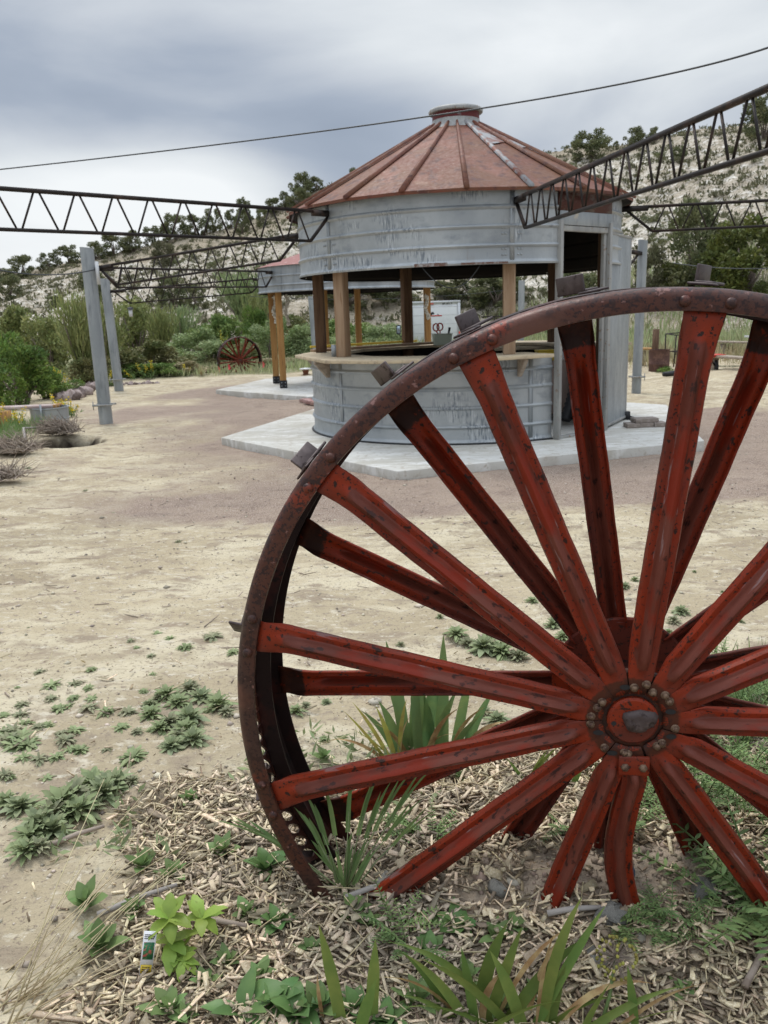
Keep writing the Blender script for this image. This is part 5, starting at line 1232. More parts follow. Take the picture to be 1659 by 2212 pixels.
chips('straw_litter', P, np.exp(r.normal(-2.75, .4, n)), r.uniform(.0012, .003, n), r.uniform(.001, .002, n), 'straw', 'thin straw and stringy fibres strewn over the wood chips', 42, .12)
x, y, r = scatter(60, -1.5, 1.2, .9, 2.3, 51, dm)
P = np.stack([x, y, gnd(x, y)+.016], 1); n = len(x)
chips('bark_splinters', P, r.uniform(.07, .14, n), r.uniform(.010, .022, n), r.uniform(.004, .009, n), 'chip', 'large long splinters lying on top of the mulch', 52, .1)
def pebbles(name, x, y, size, mt, label, seed):
    r = np.random.default_rng(seed); n = len(x); P = np.stack([x, y, gnd(x, y)+size*.15], 1)
    o_ = np.array([(1, 0, 0), (0, 1, 0), (-1, 0, 0), (0, -1, 0), (0, 0, .7), (0, 0, -.7)])
    V = P[:, None, :]+o_[None]*size[:, None, None]*r.uniform(.6, 1.25, (n, 6, 1)); ya = r.uniform(0, 6.3, n)
    D = V-P[:, None, :]; c, s_ = np.cos(ya)[:, None], np.sin(ya)[:, None]; V = np.stack([P[:, None, 0]+D[..., 0]*c-D[..., 1]*s_, P[:, None, 1]+D[..., 0]*s_+D[..., 1]*c, V[..., 2]], -1).reshape(-1, 3)
    f = np.array([(0, 1, 4), (1, 2, 4), (2, 3, 4), (3, 0, 4), (1, 0, 5), (2, 1, 5), (3, 2, 5), (0, 3, 5)]); F = (np.arange(n)[:, None, None]*6+f[None]).reshape(-1, 3)
    o = mobj(name, mesh_from(name, V, F, MT[mt])); tag(o, label, 'gravel', kind='stuff')
MT['peb'] = mat('peb', (.46, .40, .32), rough=.9, island=.5); MT['clodm'] = mat('clodm', (.36, .29, .215), rough=.95, island=.3); MT['peb2'] = mat('peb2', (.36, .29, .24), rough=.9, island=.5)
x, y, r = scatter(9000, -3.2, 3.2, .9, 6.5, 61); pebbles('dirt_crumbs', x, y, np.exp(r.normal(-5.6, .5, len(x))), 'peb', 'tiny crumbs and pebbles scattered on the pale dirt', 62)
x, y, r = scatter(16000, -5, 6.5, 6, 14, 71, lambda x, y: np.clip((x-np.interp(y, [5.5, 6.3, 7.6, 9.8, 18], [2.0, -.9, -2.5, -3.3, -5.0]))*1.2+.3, 0, 1)*~((np.hypot(x-1.1, y-11.6) < 3.6)))
pebbles('path_gravel', x, y, np.exp(r.normal(-5.35, .4, len(x))), 'peb2', 'fine reddish gravel spread round the bins', 72)
x, y, r = scatter(520, -4.5, 4.5, 1.8, 7.5, 81); P = np.stack([x, y, gnd(x, y)+.003], 1); n = len(x)
chips('twig_litter', P, np.exp(r.normal(-3.0, .6, n)), r.uniform(.002, .006, n), r.uniform(.002, .004, n), 'twig', 'thin broken twigs and bark scattered over the dirt yard', 82, .06)

x, y, r = scatter(60000, -1.6, 2.3, .80, 2.9, 33, lambda x, y: np.clip(mulch_mask(x, y)*1.0+.03, 0, 1)*(1-.6*clod_mask(x, y)))
P = np.stack([x, y, gnd(x, y)+r.uniform(-.002, .010, len(x))], 1); n = len(x)
chips('mulch_fines', P, np.exp(r.normal(-4.9, .45, n)), np.exp(r.normal(-5.9, .4, n)), r.uniform(.0008, .002, n), 'chip_old', 'fine crumbled bark and dust packed between the wood chips', 34, .3)
x, y, r = scatter(5200, -.3, 1.3, 1.15, 1.75, 35, lambda x, y: clod_mask(x, y)*.9+.04)
pebbles('soil_clods', x, y, np.exp(r.normal(-5.25, .5, len(x))), 'clodm', 'crumbly clods of dry soil heaped round the wheel feet', 36)
x, y, r = scatter(420, -4, 4, 2, 9, 37); pebbles('loose_stones', x, y, np.exp(r.normal(-4.5, .35, len(x))), 'peb', 'loose small stones lying about the dirt yard', 38)

# ------------------------------------------------------------------ foreground plants
PROF = {'ob': [.22, .45, .78, 1.0, .92, .60, .05], 'ov': [.12, .75, 1.0, .98, .80, .48, .04], 'sw': [1.0, 1.0, .98, .92, .80, .55, .03], 'la': [.15, .55, .92, 1.0, .82, .48, .03]}
def leaf(b, base, az, el, L, Wd, droop=.5, fold=.25, prof='ob', wave=0.0, r=random, teeth=0.0, twist=0.0):
    w_ = PROF[prof]; n = len(w_); d = Vector((cos(az)*cos(el), sin(az)*cos(el), sin(el))); p = Vector([float(q) for q in base]); e = el; V = []
    for k in range(n):
        t_ = k/(n-1); s_ = Vector((-sin(az+twist*t_), cos(az+twist*t_), 0)); up_ = Vector((-cos(az)*sin(e), -sin(az)*sin(e), cos(e)))
        hw = Wd*.5*w_[k]*(1+teeth*(1 if k % 2 else -1)); z1, z2 = wave*r.uniform(-1, 1)*Wd, wave*r.uniform(-1, 1)*Wd
        V += [p+s_*hw+up_*(hw*fold*2*.5+z1), p.copy(), p-s_*hw+up_*(hw*fold*2*.5+z2)]
        step = L/(n-1); p = p+Vector((cos(az)*cos(e), sin(az)*cos(e), sin(e)))*step; e -= droop/(n-1)
    b.add(V, [(3*k+q, 3*k+q+1, 3*k+q+4, 3*k+q+3) for k in range(n-1) for q in (0, 1)])
def rosette(seed, n=18, L=.06, Wd=.020, mt='weed', prof='ob', el0=.12, el1=1.15, droop=.7, wave=.10, up=0):
    r = random.Random(seed); b = MB()
    for i in range(n):
        t_ = i/n; az = i*2.4+r.uniform(-.3, .3); el = el0+(el1-el0)*t_+r.uniform(-.1, .1); l_ = L*(1-.45*t_)*r.uniform(.75, 1.15)
        leaf(b, (0, 0, .002+up*t_), az, el, l_, Wd*r.uniform(.75, 1.2)*(1-.25*t_), droop*r.uniform(.3, 1.4), .3, prof, wave, r)
    return mesh_from('weed_rosette', b.v, b.f, MT[mt], True)
RS = [rosette(i, 18+4*i, .052, .0135, mt=('weed', 'weed2')[i % 2], el0=.02, el1=.8) for i in range(5)]
RS2 = [rosette(20+i, 36, (.056, .046, .062)[i], (.0155, .012, .017)[i], ('weed', 'weed2', 'weed3')[i], el0=.08, el1=1.15, up=.012, wave=.16) for i in range(3)]
def put(me, px, py, s_, label, cat, group=None, name=None, z=0.0, p=None):
    p = gp(px, py) if p is None else p
    if p is None: return None
    o = mobj(name or 'weed_rosette', me); o.location = (p[0], p[1], p[2]+z); k = s_*random.uniform(.92, 1.08); o.scale = (k, k, k*random.uniform(.85, 1.15)); o.rotation_euler = (random.uniform(-.1, .1), random.uniform(-.1, .1), random.uniform(0, 6.3)); tag(o, label, cat, group); return o
GW = 'grey-green weeds sprouting from the dirt at left'
L1 = [(1000,320,.5),(830,365,.4),(870,408,.3),(960,460,.35),(1175,410,.6),(1080,350,.45),(1350,340,.8),(1480,440,.5),(250,565,.45),(580,550,.5),(330,650,.7),(480,640,.6),(560,665,.4),(320,735,.5),(465,728,.4),(585,735,.45),(140,770,.55),(20,850,.5),(130,840,.6),(380,800,.6),(440,780,.4),(560,795,.6),(680,820,.7),(810,825,.6),(910,690,.4),(970,575,.3),(930,775,.4),(160,890,.5),(240,915,.5),(300,910,.5),(480,935,.6),(390,950,.45),(130,980,.9),(60,1000,.8),(180,1030,.8),(20,950,.6),(90,940,.7),(100,1040,.8),(420,1000,.6),(510,1060,.5),(440,1060,.4),(680,1055,.35),(770,920,.6),(870,945,.4),(850,1110,.8),(150,1110,.5),(250,1120,.6),(360,1105,.5),(30,1220,.5),(60,1235,.35),(300,1240,.45),(570,1190,.2),(110,665,.25),(180,280,.15)]
XR = {}
for i, (cx_, cy_, s_) in enumerate(L1):
    where = ('at the left edge', 'near the left edge', 'left of the middle gap', 'in the gap left of the thick clump', 'just left of the thick clump', 'above the thick clump', 'closest to the wheel rim')[min(6, int(cx_//210))]+(', upper row' if cy_ < 600 else ', middle row' if cy_ < 830 else ', lower row' if cy_ < 1000 else ', lowest row'); sz_ = 'tiny' if s_ < .4 else 'small' if s_ < .65 else 'larger'
    put(RS[i % 5], .34*cx_, 1261+.34*cy_, s_*1.25, sz_+' flat grey-green weed '+where, 'weed', GW)
CA = [(1060,720,.8),(1200,690,.9),(1280,740,.8),(1130,770,.8),(1000,740,.6),(950,780,.5),(960,850,.8),(1080,900,.9),(1200,880,.9),(1390,800,1.0),(1150,1000,1.0),(1230,1010,.8),(1180,950,.9),(1220,650,.6),(1090,1050,.7),(1020,930,.7),(1440,830,.6)]
for i, (cx_, cy_, s_) in enumerate(CA): put(RS2[i % 3], .34*cx_, 1261+.34*cy_, s_*1.18, ('upper', 'middle', 'lower')[0 if cy_ < 760 else 1 if cy_ < 920 else 2]+(' left' if cx_ < 1080 else ' middle' if cx_ < 1210 else ' right')+' weed of the thick clump just left of the rim', 'weed', 'weeds of the thick clump left of the wheel')
CB = [(590,1290,1.2),(480,1370,1.2),(720,1290,1.0),(400,1430,1.2),(560,1440,1.1),(660,1360,1.0),(500,1480,1.1),(840,1270,.6),(130,1440,1.0),(40,1400,.7),(340,1500,1.2),(260,1560,1.1),(200,1640,1.0),(250,1700,.8),(330,1600,1.0),(160,1720,.8)]
for i, (cx_, cy_, s_) in enumerate(CB): put(RS2[i % 3], .34*cx_, 1261+.34*cy_, s_*1.12, ('top', 'upper middle', 'lower middle', 'bottom')[0 if cy_ < 1330 else 1 if cy_ < 1440 else 2 if cy_ < 1600 else 3]+(' left' if cx_ < 300 else ' middle' if cx_ < 520 else ' right')+' weed in the long band at the chip bed edge', 'weed', 'weeds of the band at lower left')
CC = [(985,1375,.8),(1010,1395,.9),(1045,1405,1.0),(1085,1415,1.0),(1120,1425,.9),(1060,1375,.6),(1010,1340,.3),(865,1395,.4),(950,1335,.3),(1150,1300,.5),(1165,1285,.4),(1195,1355,.6),(1215,1380,.6),(1235,1365,.5),(1350,1270,.5),(1372,1255,.4),(1455,1345,.7),(1470,1325,.6),(1445,1370,.4),(1285,1240,.3),(705,1520,.3),(640,1540,.5),(660,1528,.4),(1600,1345,.3),(1500,1235,.2),(1050,1545,.6),(1075,1560,.6),(1400,1205,.2),(1385,1165,.2),(1560,1280,.2),(820,1475,.3),(770,1495,.3),(1630,1240,.2),(700,1600,.3)]
for i, (px, py, s_) in enumerate(CC):
    put(RS2[i % 3], px, py, s_*1.3, ('tiny' if s_ < .4 else 'small' if s_ < .65 else 'large')+' grey-green weed on the dirt behind the wheel '+('near the rim' if px < 780 else 'behind the iris fans' if px < 900 else 'below the long upper-left spokes' if px < 1070 else 'between the upper-left spokes' if px < 1180 else 'left of the hub top' if px < 1300 else 'above the hub' if px < 1420 else 'right of the hub top'), 'weed', 'weeds behind the wheel')
for px, py, s_, l_ in ((185, 1060, .5, 'tiny weed patch on the dirt far in front of the brush heap'), (385, 1170, .5, 'lone tiny weed in the middle of the dirt yard'), (60, 1012, .8, 'small weed patch at the left edge below the twigs'), (245, 1108, .35, 'tiny dry weed in the left middle of the yard')): put(RS[1], px, py, s_*1.5, l_, 'weed')
# individual leafy plants in the bed
BL = [rosette(60+i, 9, .050, .026, 'weed_green', 'ov', .45, 1.25, .35, .05, .012) for i in range(3)]
BB = [rosette(70+i, 10, .10, .050, 'broadleaf', 'ov', .35, 1.2, .8, .05, .01) for i in range(3)]
for i, (px, py, s_, l_) in enumerate(((187, 1960, 1.25, 'upright leafy seedling left of the tagged plant'), (216, 2055, 1.2, 'leafy seedling beside the plant tag on its left'), (290, 1975, .9, 'low toothed seedling between the leafy seedling and the lime plant'), (308, 1880, 1.0, 'small seedling at the edge of the chips above the tagged plant'),
    (378, 1898, 1.0, 'small upright seedling right of the lone one above the tagged plant'), (535, 1985, .9, 'small grey seedling right of the lime plant'), (490, 2085, .7, 'tiny grey seedling below and right of the lime plant'), (368, 2190, 1.1, 'upright seedling at the bottom edge under the plant tag'), (400, 2205, .8, 'small seedling at the bottom edge by the big broad leaf'),
    (480, 1850, 1.0, 'leafy weed below the left rim, upper'), (672, 2055, .6, 'little pale seedling in the chips at bottom middle'), (770, 1975, .9, 'low crinkled seedling below the foot of the left spoke'), (800, 2000, .7, 'second crinkled seedling below the foot of the left spoke'), (1075, 2030, .9, 'green weed behind the lily leaves at lower right'), (1115, 2010, .8, 'feather-leaved weed right of the lily leaves'), (700, 1640, .8, 'weed in the chips at the back of the wheel rim'), (410, 1735, .8, 'small weed on the chips left of the rim'))):
    put(BL[i % 3], px, py, s_, l_, 'seedling', None, 'seedling')
for i, (px, py, s_, l_) in enumerate(((575, 1885, .72, 'bushy green weed growing against the rim at lower left'), (600, 2000, .55, 'upright green weed below the left foot of the rim'), (985, 2010, .60, 'broad dark green weed in front of the bare soil'), (640, 2200, .75, 'dark leafy plant at the bottom edge in the middle'), (770, 2190, .62, 'dark leafy plant at the bottom beside the pale sword leaves'), (835, 2215, .62, 'dark leafy plant at the bottom right of the sword leaves'), (600, 2170, .62, 'leafy plant with an upright folded leaf right of the large round leaf'), (930, 2060, .5, 'small dark weed left of the lily clump'))):
    put(BB[i % 3], px, py, s_, l_, 'plant', None, 'leafy_plant')
b = MB(); rr = random.Random(4)
for az, el, L_, W_, dr_ in ((.3, .65, .088, .060, .7), (3.0, .35, .07, .03, .6), (1.2, .9, .075, .03, .5), (3.6, .7, .055, .025, .6), (5.5, .5, .065, .025, .6), (-.6, .8, .07, .028, .7)): leaf(b, (0, 0, 0), az, el, L_, W_, dr_, .25, 'ov', .03, rr)
p = gp(520, 2190); o = b.build('broadleaf_plant', MT['broadleaf'], None, True); o.location = tuple(p); tag(o, 'plant with one very large round glossy leaf at the bottom left', 'plant')
# lime tagged plant
p = gp(372, 2080); t = empty('garden_plant', p, 0, 'lime green young plant with toothed leaves beside a plant tag', 'plant')
b = MB(); b.tube([(0, 0, -.01), (.004, 0, .05), (0, .01, .085)], [.004, .0035, .003], 6); b.tube([(0, 0, .01), (.03, .01, .04), (.055, .02, .075)], [.003, .003, .002], 5); b.tube([(.0, 0, .01), (.03, -.03, .03)], [.003, .002], 5); b.build('stem', MT['lime'], t)
b = MB(); rr = random.Random(9)
for c_, n_, L_ in (((0, .01, .085), 8, .055), ((.055, .02, .075), 7, .050), ((.03, -.03, .03), 6, .035), ((0, 0, .045), 6, .055), ((.01, -.01, .02), 4, .045)):
    for i in range(n_): leaf(b, c_, i*2.4+rr.uniform(-.3, .3), rr.uniform(-.3, .9), L_*rr.uniform(.7, 1.1), L_*.46, rr.uniform(.4, 1.1), .2, 'ov', .06, rr, .10)
b.build('leaves', MT['lime'], t, True)
p = gp(312, 2118); t = empty('plant_tag', p, .25, 'white plastic plant tag with picture and yellow patch beside the lime plant', 'plant tag')
t.rotation_euler = (-.12, .20, .15)
b = MB(); b.prism([(-.011, -.0006), (.011, -.0006), (.011, .0006), (-.011, .0006)], .012, .092); b.add([(-.011, -.0006, .012), (.011, -.0006, .012), (0, -.0006, -.012), (-.011, .0006, .012), (.011, .0006, .012), (0, .0006, -.012)], [(0, 1, 2), (5, 4, 3), (0, 2, 5, 3), (1, 4, 5, 2)]); bd = b.build('tag_body', MT['white'], t)
b = MB(); b.box((.0005, -.0011, .056), (.018, .0006, .032)); b.build('tag_picture', mat('tagpic', (.03, .16, .07), [(160, O1, .52, .60, (.55, .12, .10)), (90, O1, .56, .62, (.15, .30, .12))], rough=.4), t)
b = MB(); b.box((0.0, -.0012, .022), (.019, .0006, .016)); b.build('yellow_patch', MT['yellow'], t)
b = MB()
for k, zz in enumerate((.086, .0825, .079)):
    x = -.009
    while x < .008: w_ = rr.uniform(.0012, .003); b.box((x+w_/2, -.0011, zz), (w_, .0005, .0016)); x += w_+.0007
for k, zz in enumerate((.026, .022, .018)):
    x = -.007
    while x < .006: w_ = rr.uniform(.0012, .003); b.box((x+w_/2, -.0017, zz), (w_, .0004, .0015)); x += w_+.0007
b.build('lettering', MT['black'], t)
# iris clump behind the wheel
def sword(b, base, az, lean, L, Wd, droop=.15, face=None, twist=0.0, seg=8):
    """flat sword leaf whose blade faces the given azimuth"""
    fa = az if face is None else face; s_ = Vector((-sin(fa), cos(fa), 0)); p = Vector([float(q) for q in base]); e = pi/2-lean; V = []
    for k in range(seg+1):
        t_ = k/seg; w_ = Wd*.5*(1 if t_ < .55 else max(.03, 1-((t_-.55)/.45)**1.7)); n_ = Vector((cos(fa), sin(fa), 0))*w_*.22; s2 = (Matrix.Rotation(twist*t_, 3, 'Z') @ s_)
        V += [p+s2*w_+n_, p.copy(), p-s2*w_+n_]; p = p+Vector((cos(az)*cos(e), sin(az)*cos(e), sin(e)))*(L/seg); e -= droop*(t_+.2)/seg*2
    b.add(V, [(3*k+q, 3*k+q+1, 3*k+q+4, 3*k+q+3) for k in range(seg) for q in (0, 1)]); return p
def swordplant(name, px, py, specs, mt, label, cat, brown=(), seed=1, root=None):
    p = gp(px, py) if root is None else root; t = empty(name, p, 0, label, cat); rr = random.Random(seed); b = MB(); b2 = MB(); 
    for (dx, dy, az, lean, L_, W_, dr_) in specs:
        tip = sword(b, (dx, dy, -.01), az, lean, L_, W_, dr_, face=-pi/2+rr.uniform(-.5, .5), twist=rr.uniform(-.5, .5))
    b.build('leaves', MT[mt], t, True)
    for (dx, dy, az, lean, L_, W_, dr_) in brown: sword(b2, (dx, dy, -.01), az, lean, L_, W_, dr_, face=-pi/2+rr.uniform(-.8, .8), twist=rr.uniform(-1.2, 1.2))
    if brown: b2.build('dry_leaves', MT['leaf_brown'], t, True)
    return t
swordplant('iris', 880, 1625, [(0, 0, pi, .10, .33, .034, .1), (.02, 0, 0, .05, .24, .036, .1), (.045, .01, 0, .12, .25, .034, .15), (.012, .03, pi, .20, .22, .03, .2), (-.02, 0, pi, .15, .17, .03, .4), (.06, 0, 0, .3, .20, .03, .2), (.03, -.02, 0, -.05, .28, .026, .05), (-.03, .01, pi, .4, .16, .02, .5), (.0, .02, 0, .2, .19, .03, .3)], 'iris', 'iris fan of broad blue-green sword leaves behind the lower left spokes', 'iris', [(.05, -.02, 0, .25, .19, .018, .9), (0, -.02, pi, .35, .15, .016, .9), (.03, -.02, 0, .5, .13, .015, 1.2)], 3)
swordplant('iris', 955, 1615, [(0, 0, 0, .02, .33, .034, .02), (.035, .01, 0, .16, .23, .034, .1), (.06, 0, 0, .32, .20, .032, .3), (-.02, 0, pi, .12, .18, .028, .1), (.02, -.02, 0, .45, .15, .03, .5), (.01, .02, pi, .22, .16, .026, .3)], 'iris', 'second iris fan with one tall pointed leaf, right of the first', 'iris', [(.05, -.02, 0, .55, .16, .02, 1.0), (.02, -.02, 0, .3, .17, .014, .8)], 5)
swordplant('iris', 838, 1640, [(0, 0, pi, .55, .19, .012, .2), (.01, 0, pi, .42, .20, .012, .2), (.02, 0, pi, .2, .17, .014, .2), (.03, 0, 0, .05, .18, .012, .2), (.02, .01, pi, .75, .15, .010, .3)], 'leaf_yellow', 'yellowing narrow iris leaves splayed left of the green fans', 'iris', [(.03, 0, 0, .05, .14, .012, .5), (0, 0, pi, .8, .17, .014, .8)], 7)
swordplant('iris', 1218, 1705, [(0, 0, 0, .1, .10, .016, .2), (.01, 0, pi, .2, .11, .014, .2), (.015, 0, 0, .3, .08, .014, .2)], 'lily', 'short sprouting sword leaves behind the spoke under the hub', 'iris', (), 8)
swordplant('iris', 1135, 1690, [(0, 0, 0, .5, .13, .012, .4), (.01, 0, 0, .3, .10, .014, .3), (0, 0, pi, .4, .09, .012, .4)], 'lily', 'small splayed sword leaves left of the sprouting ones under the hub', 'iris', (), 9)
# day lilies along the bottom edge
swordplant('day_lily', 760, 2215, [(-.015, 0, pi, .10, .20, .020, .1), (.03, 0, 0, .06, .17, .022, .05), (.01, -.02, 0, .2, .12, .02, .2)], 'lily', 'pair of pale upright sword leaves with a dried tip at the bottom middle', 'day lily', [(-.045, .01, 0, -.1, .10, .008, .1)], 11)
swordplant('day_lily', 1000, 2205, [(0, 0, pi, .75, .13, .016, .7), (.01, 0, pi, .45, .17, .019, .4), (.02, 0, pi, .10, .15, .018, .1), (.04, 0, 0, .25, .19, .019, .1), (.06, .01, pi, .55, .24, .018, .75), (.02, -.02, 0, .9, .16, .022, .7), (.07, 0, 0, .5, .2, .022, .4), (0, .02, pi, 1.0, .13, .02, .9), (.03, .03, 0, .15, .17, .022, .3), (-.02, .02, pi, .3, .15, .024, .6)], 'lily', 'sprawling clump of arching lily leaves with brown tips at the bottom', 'day lily', [(.03, 0, 0, .05, .11, .012, .7), (.05, 0, 0, .35, .22, .010, .6), (0, .01, pi, .6, .18, .012, 1.1), (.10, 0, 0, .2, .17, .009, .3)], 12)
swordplant('day_lily', 1120, 2225, [(0, 0, pi, .6, .22, .022, .5), (.01, 0, pi, .25, .17, .020, .2), (.02, 0, 0, .40, .26, .016, .12), (.035, 0, 0, .12, .26, .018, .3), (.03, 0, 0, .8, .16, .02, .8), (-.02, 0, pi, .9, .18, .02, .8), (.05, 0, 0, .1, .13, .015, .2)], 'lily', 'lily clump with one long blade leaning right toward the bent spoke', 'day lily', [(.03, 0, 0, .02, .20, .012, .3), (.05, 0, 0, .6, .2, .012, 1.2)], 13)
swordplant('day_lily', 1235, 2240, [(0, 0, 0, .85, .20, .020, .5), (.01, 0, 0, .3, .12, .016, .3), (.10, 0, pi, .08, .14, .014, .1), (.03, 0, 0, 1.0, .15, .018, .5)], 'lily', 'low lily leaves arching right with a bleached tip at the bottom edge', 'day lily', [(.05, 0, 0, .75, .22, .010, .8)], 14)
# grass tuft inside the rim
p = gp(745, 1925); t = empty('grass_tuft', p, 0, 'tall wispy green grass tuft in front of the lower left rim', 'grass tuft'); b = MB(); b3 = MB(); rr = random.Random(2)
for az, lean, L_ in ((pi, .95, .30), (pi, .85, .26), (pi, .80, .22), (0, .55, .33), (0, .45, .30), (0, .62, .25), (0, .25, .27), (pi, .20, .22), (pi, .1, .24), (0, .08, .28), (pi, .32, .2), (0, .75, .26), (.3, .35, .24), (2.8, .5, .2), (0, .15, .12), (pi, .4, .12), (0, .3, .1)):
    bx = rr.uniform(-.012, .012); tip = Vector((bx+cos(az)*sin(lean)*L_*.65, rr.uniform(-.02, .02), cos(lean)*L_*.65)); b.tube([(bx, 0, -.01), tuple(tip*.5), tuple(tip)], [.0018, .0014, .001], 4)
    sword(b3, tip*.75, az, lean*.9, L_*.42, .009, .1, face=-pi/2, twist=.6, seg=5); sword(b3, tip*.95, az, lean*1.1, L_*.40, .007, .3, face=-pi/2, twist=.6, seg=5)
    if rr.random() < .6: sword(b3, (bx, 0, 0), az, lean*.6, L_*.4, .008, .2, face=-pi/2, seg=5)
b.build('stalks', MT['weed'], t); b3.build('blades', MT['weed_green'], t)
# dry grass stalks at the lower left corner
b = MB(); rr = random.Random(6); root = gp(-60, 2230)
for i in range(15):
    q = root+np.array([rr.uniform(-.02, .10), rr.uniform(-.08, .12), .0]); az = rr.uniform(.55, 1.35); el = rr.uniform(.15, .75); L_ = rr.uniform(.25, .62); d = np.array([cos(az)*cos(el), sin(az)*cos(el), sin(el)])
    b.tube([q, q+d*L_*.5+np.array([0, 0, .02]), q+d*L_+np.array([0, 0, -.02*L_])], [.0014, .0011, .0006], 4)
for i in range(14):
    q = gp(rr.uniform(0, 60), rr.uniform(2140, 2210)); az = rr.uniform(.2, .9); el = rr.uniform(.05, .3); L_ = rr.uniform(.12, .34); d = np.array([cos(az)*cos(el), sin(az)*cos(el), sin(el)]); b.tube([q, q+d*L_], [.0016, .0008], 4)
tag(b.build('dry_grass_stalks', MT['straw']), 'long bleached grass stalks fanning in from the lower left corner', 'dry grass')
# fern-leaved plants
def frond(b, base, az, el, L, lw, n=14, droop=.5, r=random):
    p = Vector([float(q) for q in base]); e = el; pts = [p.copy()]
    for k in range(n):
        p = p+Vector((cos(az)*cos(e), sin(az)*cos(e), sin(e)))*(L/n); e -= droop/n; pts.append(p.copy())
        if k < 2: continue
        sz = lw*(1-.55*abs((k/n-.45)/.55)**2)
        for sg in (-1, 1): leaf(b, p, az+sg*r.uniform(1.05, 1.3), r.uniform(.0, .35), sz, sz*.30, .2, .15, 'la', 0, r)
    b.tube(pts, .0011, 3, False)
def vetch(seed, nfr, L, lw, mt='vetch'):
    r = random.Random(seed); b = MB()
    for i in range(nfr): frond(b, (0, 0, 0), r.uniform(0, 6.3), r.uniform(.3, 1.2), L*r.uniform(.6, 1.1), lw, 11, r.uniform(.3, 1.2), r)
    return mesh_from('vetch', b.v, b.f, MT[mt])
VT = [vetch(i, 9, .11, .014) for i in range(4)]
GV = 'fern-leaved plants around the wheel foot'
for i, (px, py, s_, l_) in enumerate(((1600, 1975, 1.9, 'fern-like plant with long fronds at the right edge by the spoke foot'), (1650, 1995, 2.1, 'fern-like plant at the right frame edge'), (1560, 1960, 1.1, 'fern-like fronds left of the lower right spoke foot'), (1330, 2000, .9, 'fern-like sprig over the pale rock'), (1390, 1990, .9, 'fern-like sprig at the foot of the bent spoke'), (1450, 2030, .9, 'fern-like sprig right of the bent spoke'), (1520, 2020, .9, 'fern-like sprig on the chips between the bent and the right spoke'),
        (905, 1800, .9, 'feathery tuft in the chips inside the wheel, left'), (935, 1815, .9, 'feathery tuft in the chips inside the wheel, right'), (850, 2020, .9, 'thin feathery sprig in the chips at lower middle'), (880, 2060, .9, 'second thin feathery sprig in the chips at lower middle'), (1000, 1690, .7, 'feathery sprig behind the lower left spoke'), (1225, 1800, .8, 'feathery sprig behind the foot of the down-left spoke'), (1375, 1790, 1.1, 'feathery plant behind the bent spoke'))):
    put(VT[i % 4], px, py, s_, l_, 'plant', GV, 'feathery_plant')
for i, (px, py, s_, l_) in enumerate(((690, 2190, 1.1, 'dark leafy seedling at the bottom edge left of the pale sword leaves'), (905, 2170, 1.0, 'leafy seedling left of the sprawling lily clump'), (1085, 2195, 1.0, 'leafy seedling behind the lily clump base'), (560, 2120, .9, 'leafy seedling above the large round leaf'), (1165, 2150, .8, 'small leafy seedling right of the lily clump'), (1480, 2150, .7, 'small seedling in the chips at the lower right'), (1010, 2120, .8, 'small leafy seedling above the lily clump'), (440, 2130, .8, 'seedling between the lime plant and the round leaf'))):
    put(BL[i % 3], px, py, s_, l_, 'seedling', None, 'seedling')
# dense vetch ground cover behind the right spokes: one mass
r = np.random.default_rng(9); V_, F_ = [], []; base = 0; vt_data = []
for me_ in VT:
    co_ = np.empty(len(me_.vertices)*3, np.float32); me_.vertices.foreach_get('co', co_); co_ = co_.reshape(-1, 3); fs = [tuple(p_.vertices) for p_ in me_.polygons]; vt_data.append((co_, np.array([f for f in fs if len(f) == 4])))
cnt = 0
while cnt < 150:
    x = r.uniform(.50, 1.75); y = r.uniform(1.40, 2.45)
    n_ = float(fbm(x*3, y*3, 2)); 
    if x < .60+.10*n_ and y < 1.6: continue
    if n_+ (x-.62)*1.2 < .0: continue
    if y < 1.47 and x < .95: continue
    co_, fs = vt_data[cnt % 4]; a = r.uniform(0, 6.3); s_ = r.uniform(.8, 1.35); c, s1 = cos(a), sin(a)
    q = np.stack([co_[:, 0]*c-co_[:, 1]*s1, co_[:, 0]*s1+co_[:, 1]*c, co_[:, 2]*1.25], 1)*s_+np.array([x, y, float(gnd(x, y))]); V_.append(q); F_.append(fs+base); base += len(q); cnt += 1
o = mobj('vetch_mat', mesh_from('vetch_mat', np.concatenate(V_), np.concatenate(F_), MT['vetch'])); tag(o, 'dense mat of feathery green vetch behind the right-hand spokes', 'ground cover', kind='stuff')
grassfield('thin_grass', .45, 1.8, 1.38, 2.6, 2600, .07, .0035, 'vetch', 'thin green grass blades among the vetch at right', lambda x, y: fbm(x*3, y*3, 3)+(x-.6) > -.02, 15)
x, y, r = scatter(900, -.9, .1, 1.55, 2.1, 91, lambda x, y: (x > -.75-.0*y) & (fbm(x*4, y*4, 2) > -.05))
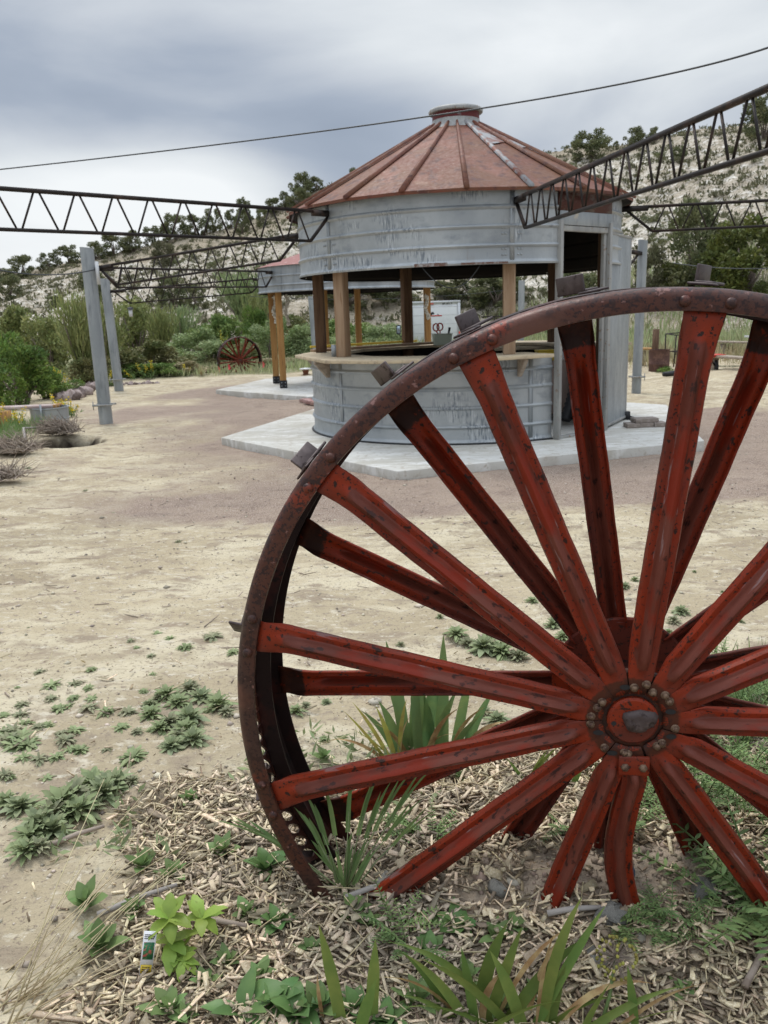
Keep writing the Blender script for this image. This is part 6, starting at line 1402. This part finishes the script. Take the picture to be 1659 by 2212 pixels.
P = np.stack([x, y, gnd(x, y)+.012], 1); V, F = leafquads(P, .035, .010, r, np.tile([0, 0, .5], (len(x), 1)), 1.6); o = mobj('creeping_weed', mesh_from('creeping_weed', V, F, MT['weed'])); tag(o, 'pale creeping weeds threaded through the chips left of the rim', 'ground cover', kind='stuff')
# allium seed head
p = gp(1290, 2235); top = np.array([.035, .03, .115]); t = empty('allium', p, 0, 'spent allium with a yellow-green round seed head at lower right', 'flower')
b = MB(); b.tube([(0, 0, -.01), (.02, .01, .06), tuple(top)], [.0035, .003, .0025], 6); b.build('stem', MT['weed_green'], t)
rr = np.random.default_rng(3); d = unit(rr.normal(size=(110, 3))); b = MB()
for q in d: b.tube([top, top+q*.030], .0005, 3, False)
hd = b.build('seed_head', MT['twig'], t); b = MB()
for q in d[::2]: b.dome(tuple(top+q*.031), .0030, .0032, Matrix.Identity(3), 5); b.dome(tuple(top+q*.031), .0030, -.0032, Matrix.Identity(3), 5)
b.build('florets', MT['yellowflower'] if False else MT['leaf_yellow'], hd)
# long trailing root
b = MB(); pts = [gp(*q)+np.array([0, 0, .012]) for q in ((775, 1915), (800, 1900), (870, 1885), (960, 1890), (1060, 1885), (1150, 1890), (1225, 1905))]
pts = [gp(780, 1815)+np.array([0, 0, .01])]+[gp(*q)+np.array([0, 0, .012]) for q in ((860, 1800), (950, 1805), (1050, 1800), (1150, 1812), (1250, 1825))]
b.tube(pts, [.003, .003, .0028, .0026, .0024, .002], 5); tag(b.build('trailing_root', MT['twig']), 'long pale trailing stem lying across the bed inside the wheel', 'root')
for k, (px, py, L_, a_, l_) in enumerate(((170, 1820, .12, .6, 'stout pale stick at the left end of the chips'), (300, 1960, .16, .55, 'long dark stick lying above the seedling'), (470, 2010, .12, -.25, 'split pale stick right of the lime plant'), (800, 1940, .10, .4, 'short stick at the foot of the grass tuft'), (1640, 2090, .16, .9, 'grey stick at the lower right edge'), (1240, 1985, .10, .1, 'pale stick below the down-left spoke foot'))):
    p = gp(px, py)+np.array([0, 0, .018]); d = np.array([cos(a_), sin(a_)*.9, .02]); b = MB(); b.tube([p-d*L_/2, p+np.array([0, 0, .004]), p+d*L_/2], [.006, .0055, .004], 6); tag(b.build('stick', MT['bark_pale'] if k % 2 else MT['twig']), l_, 'stick')
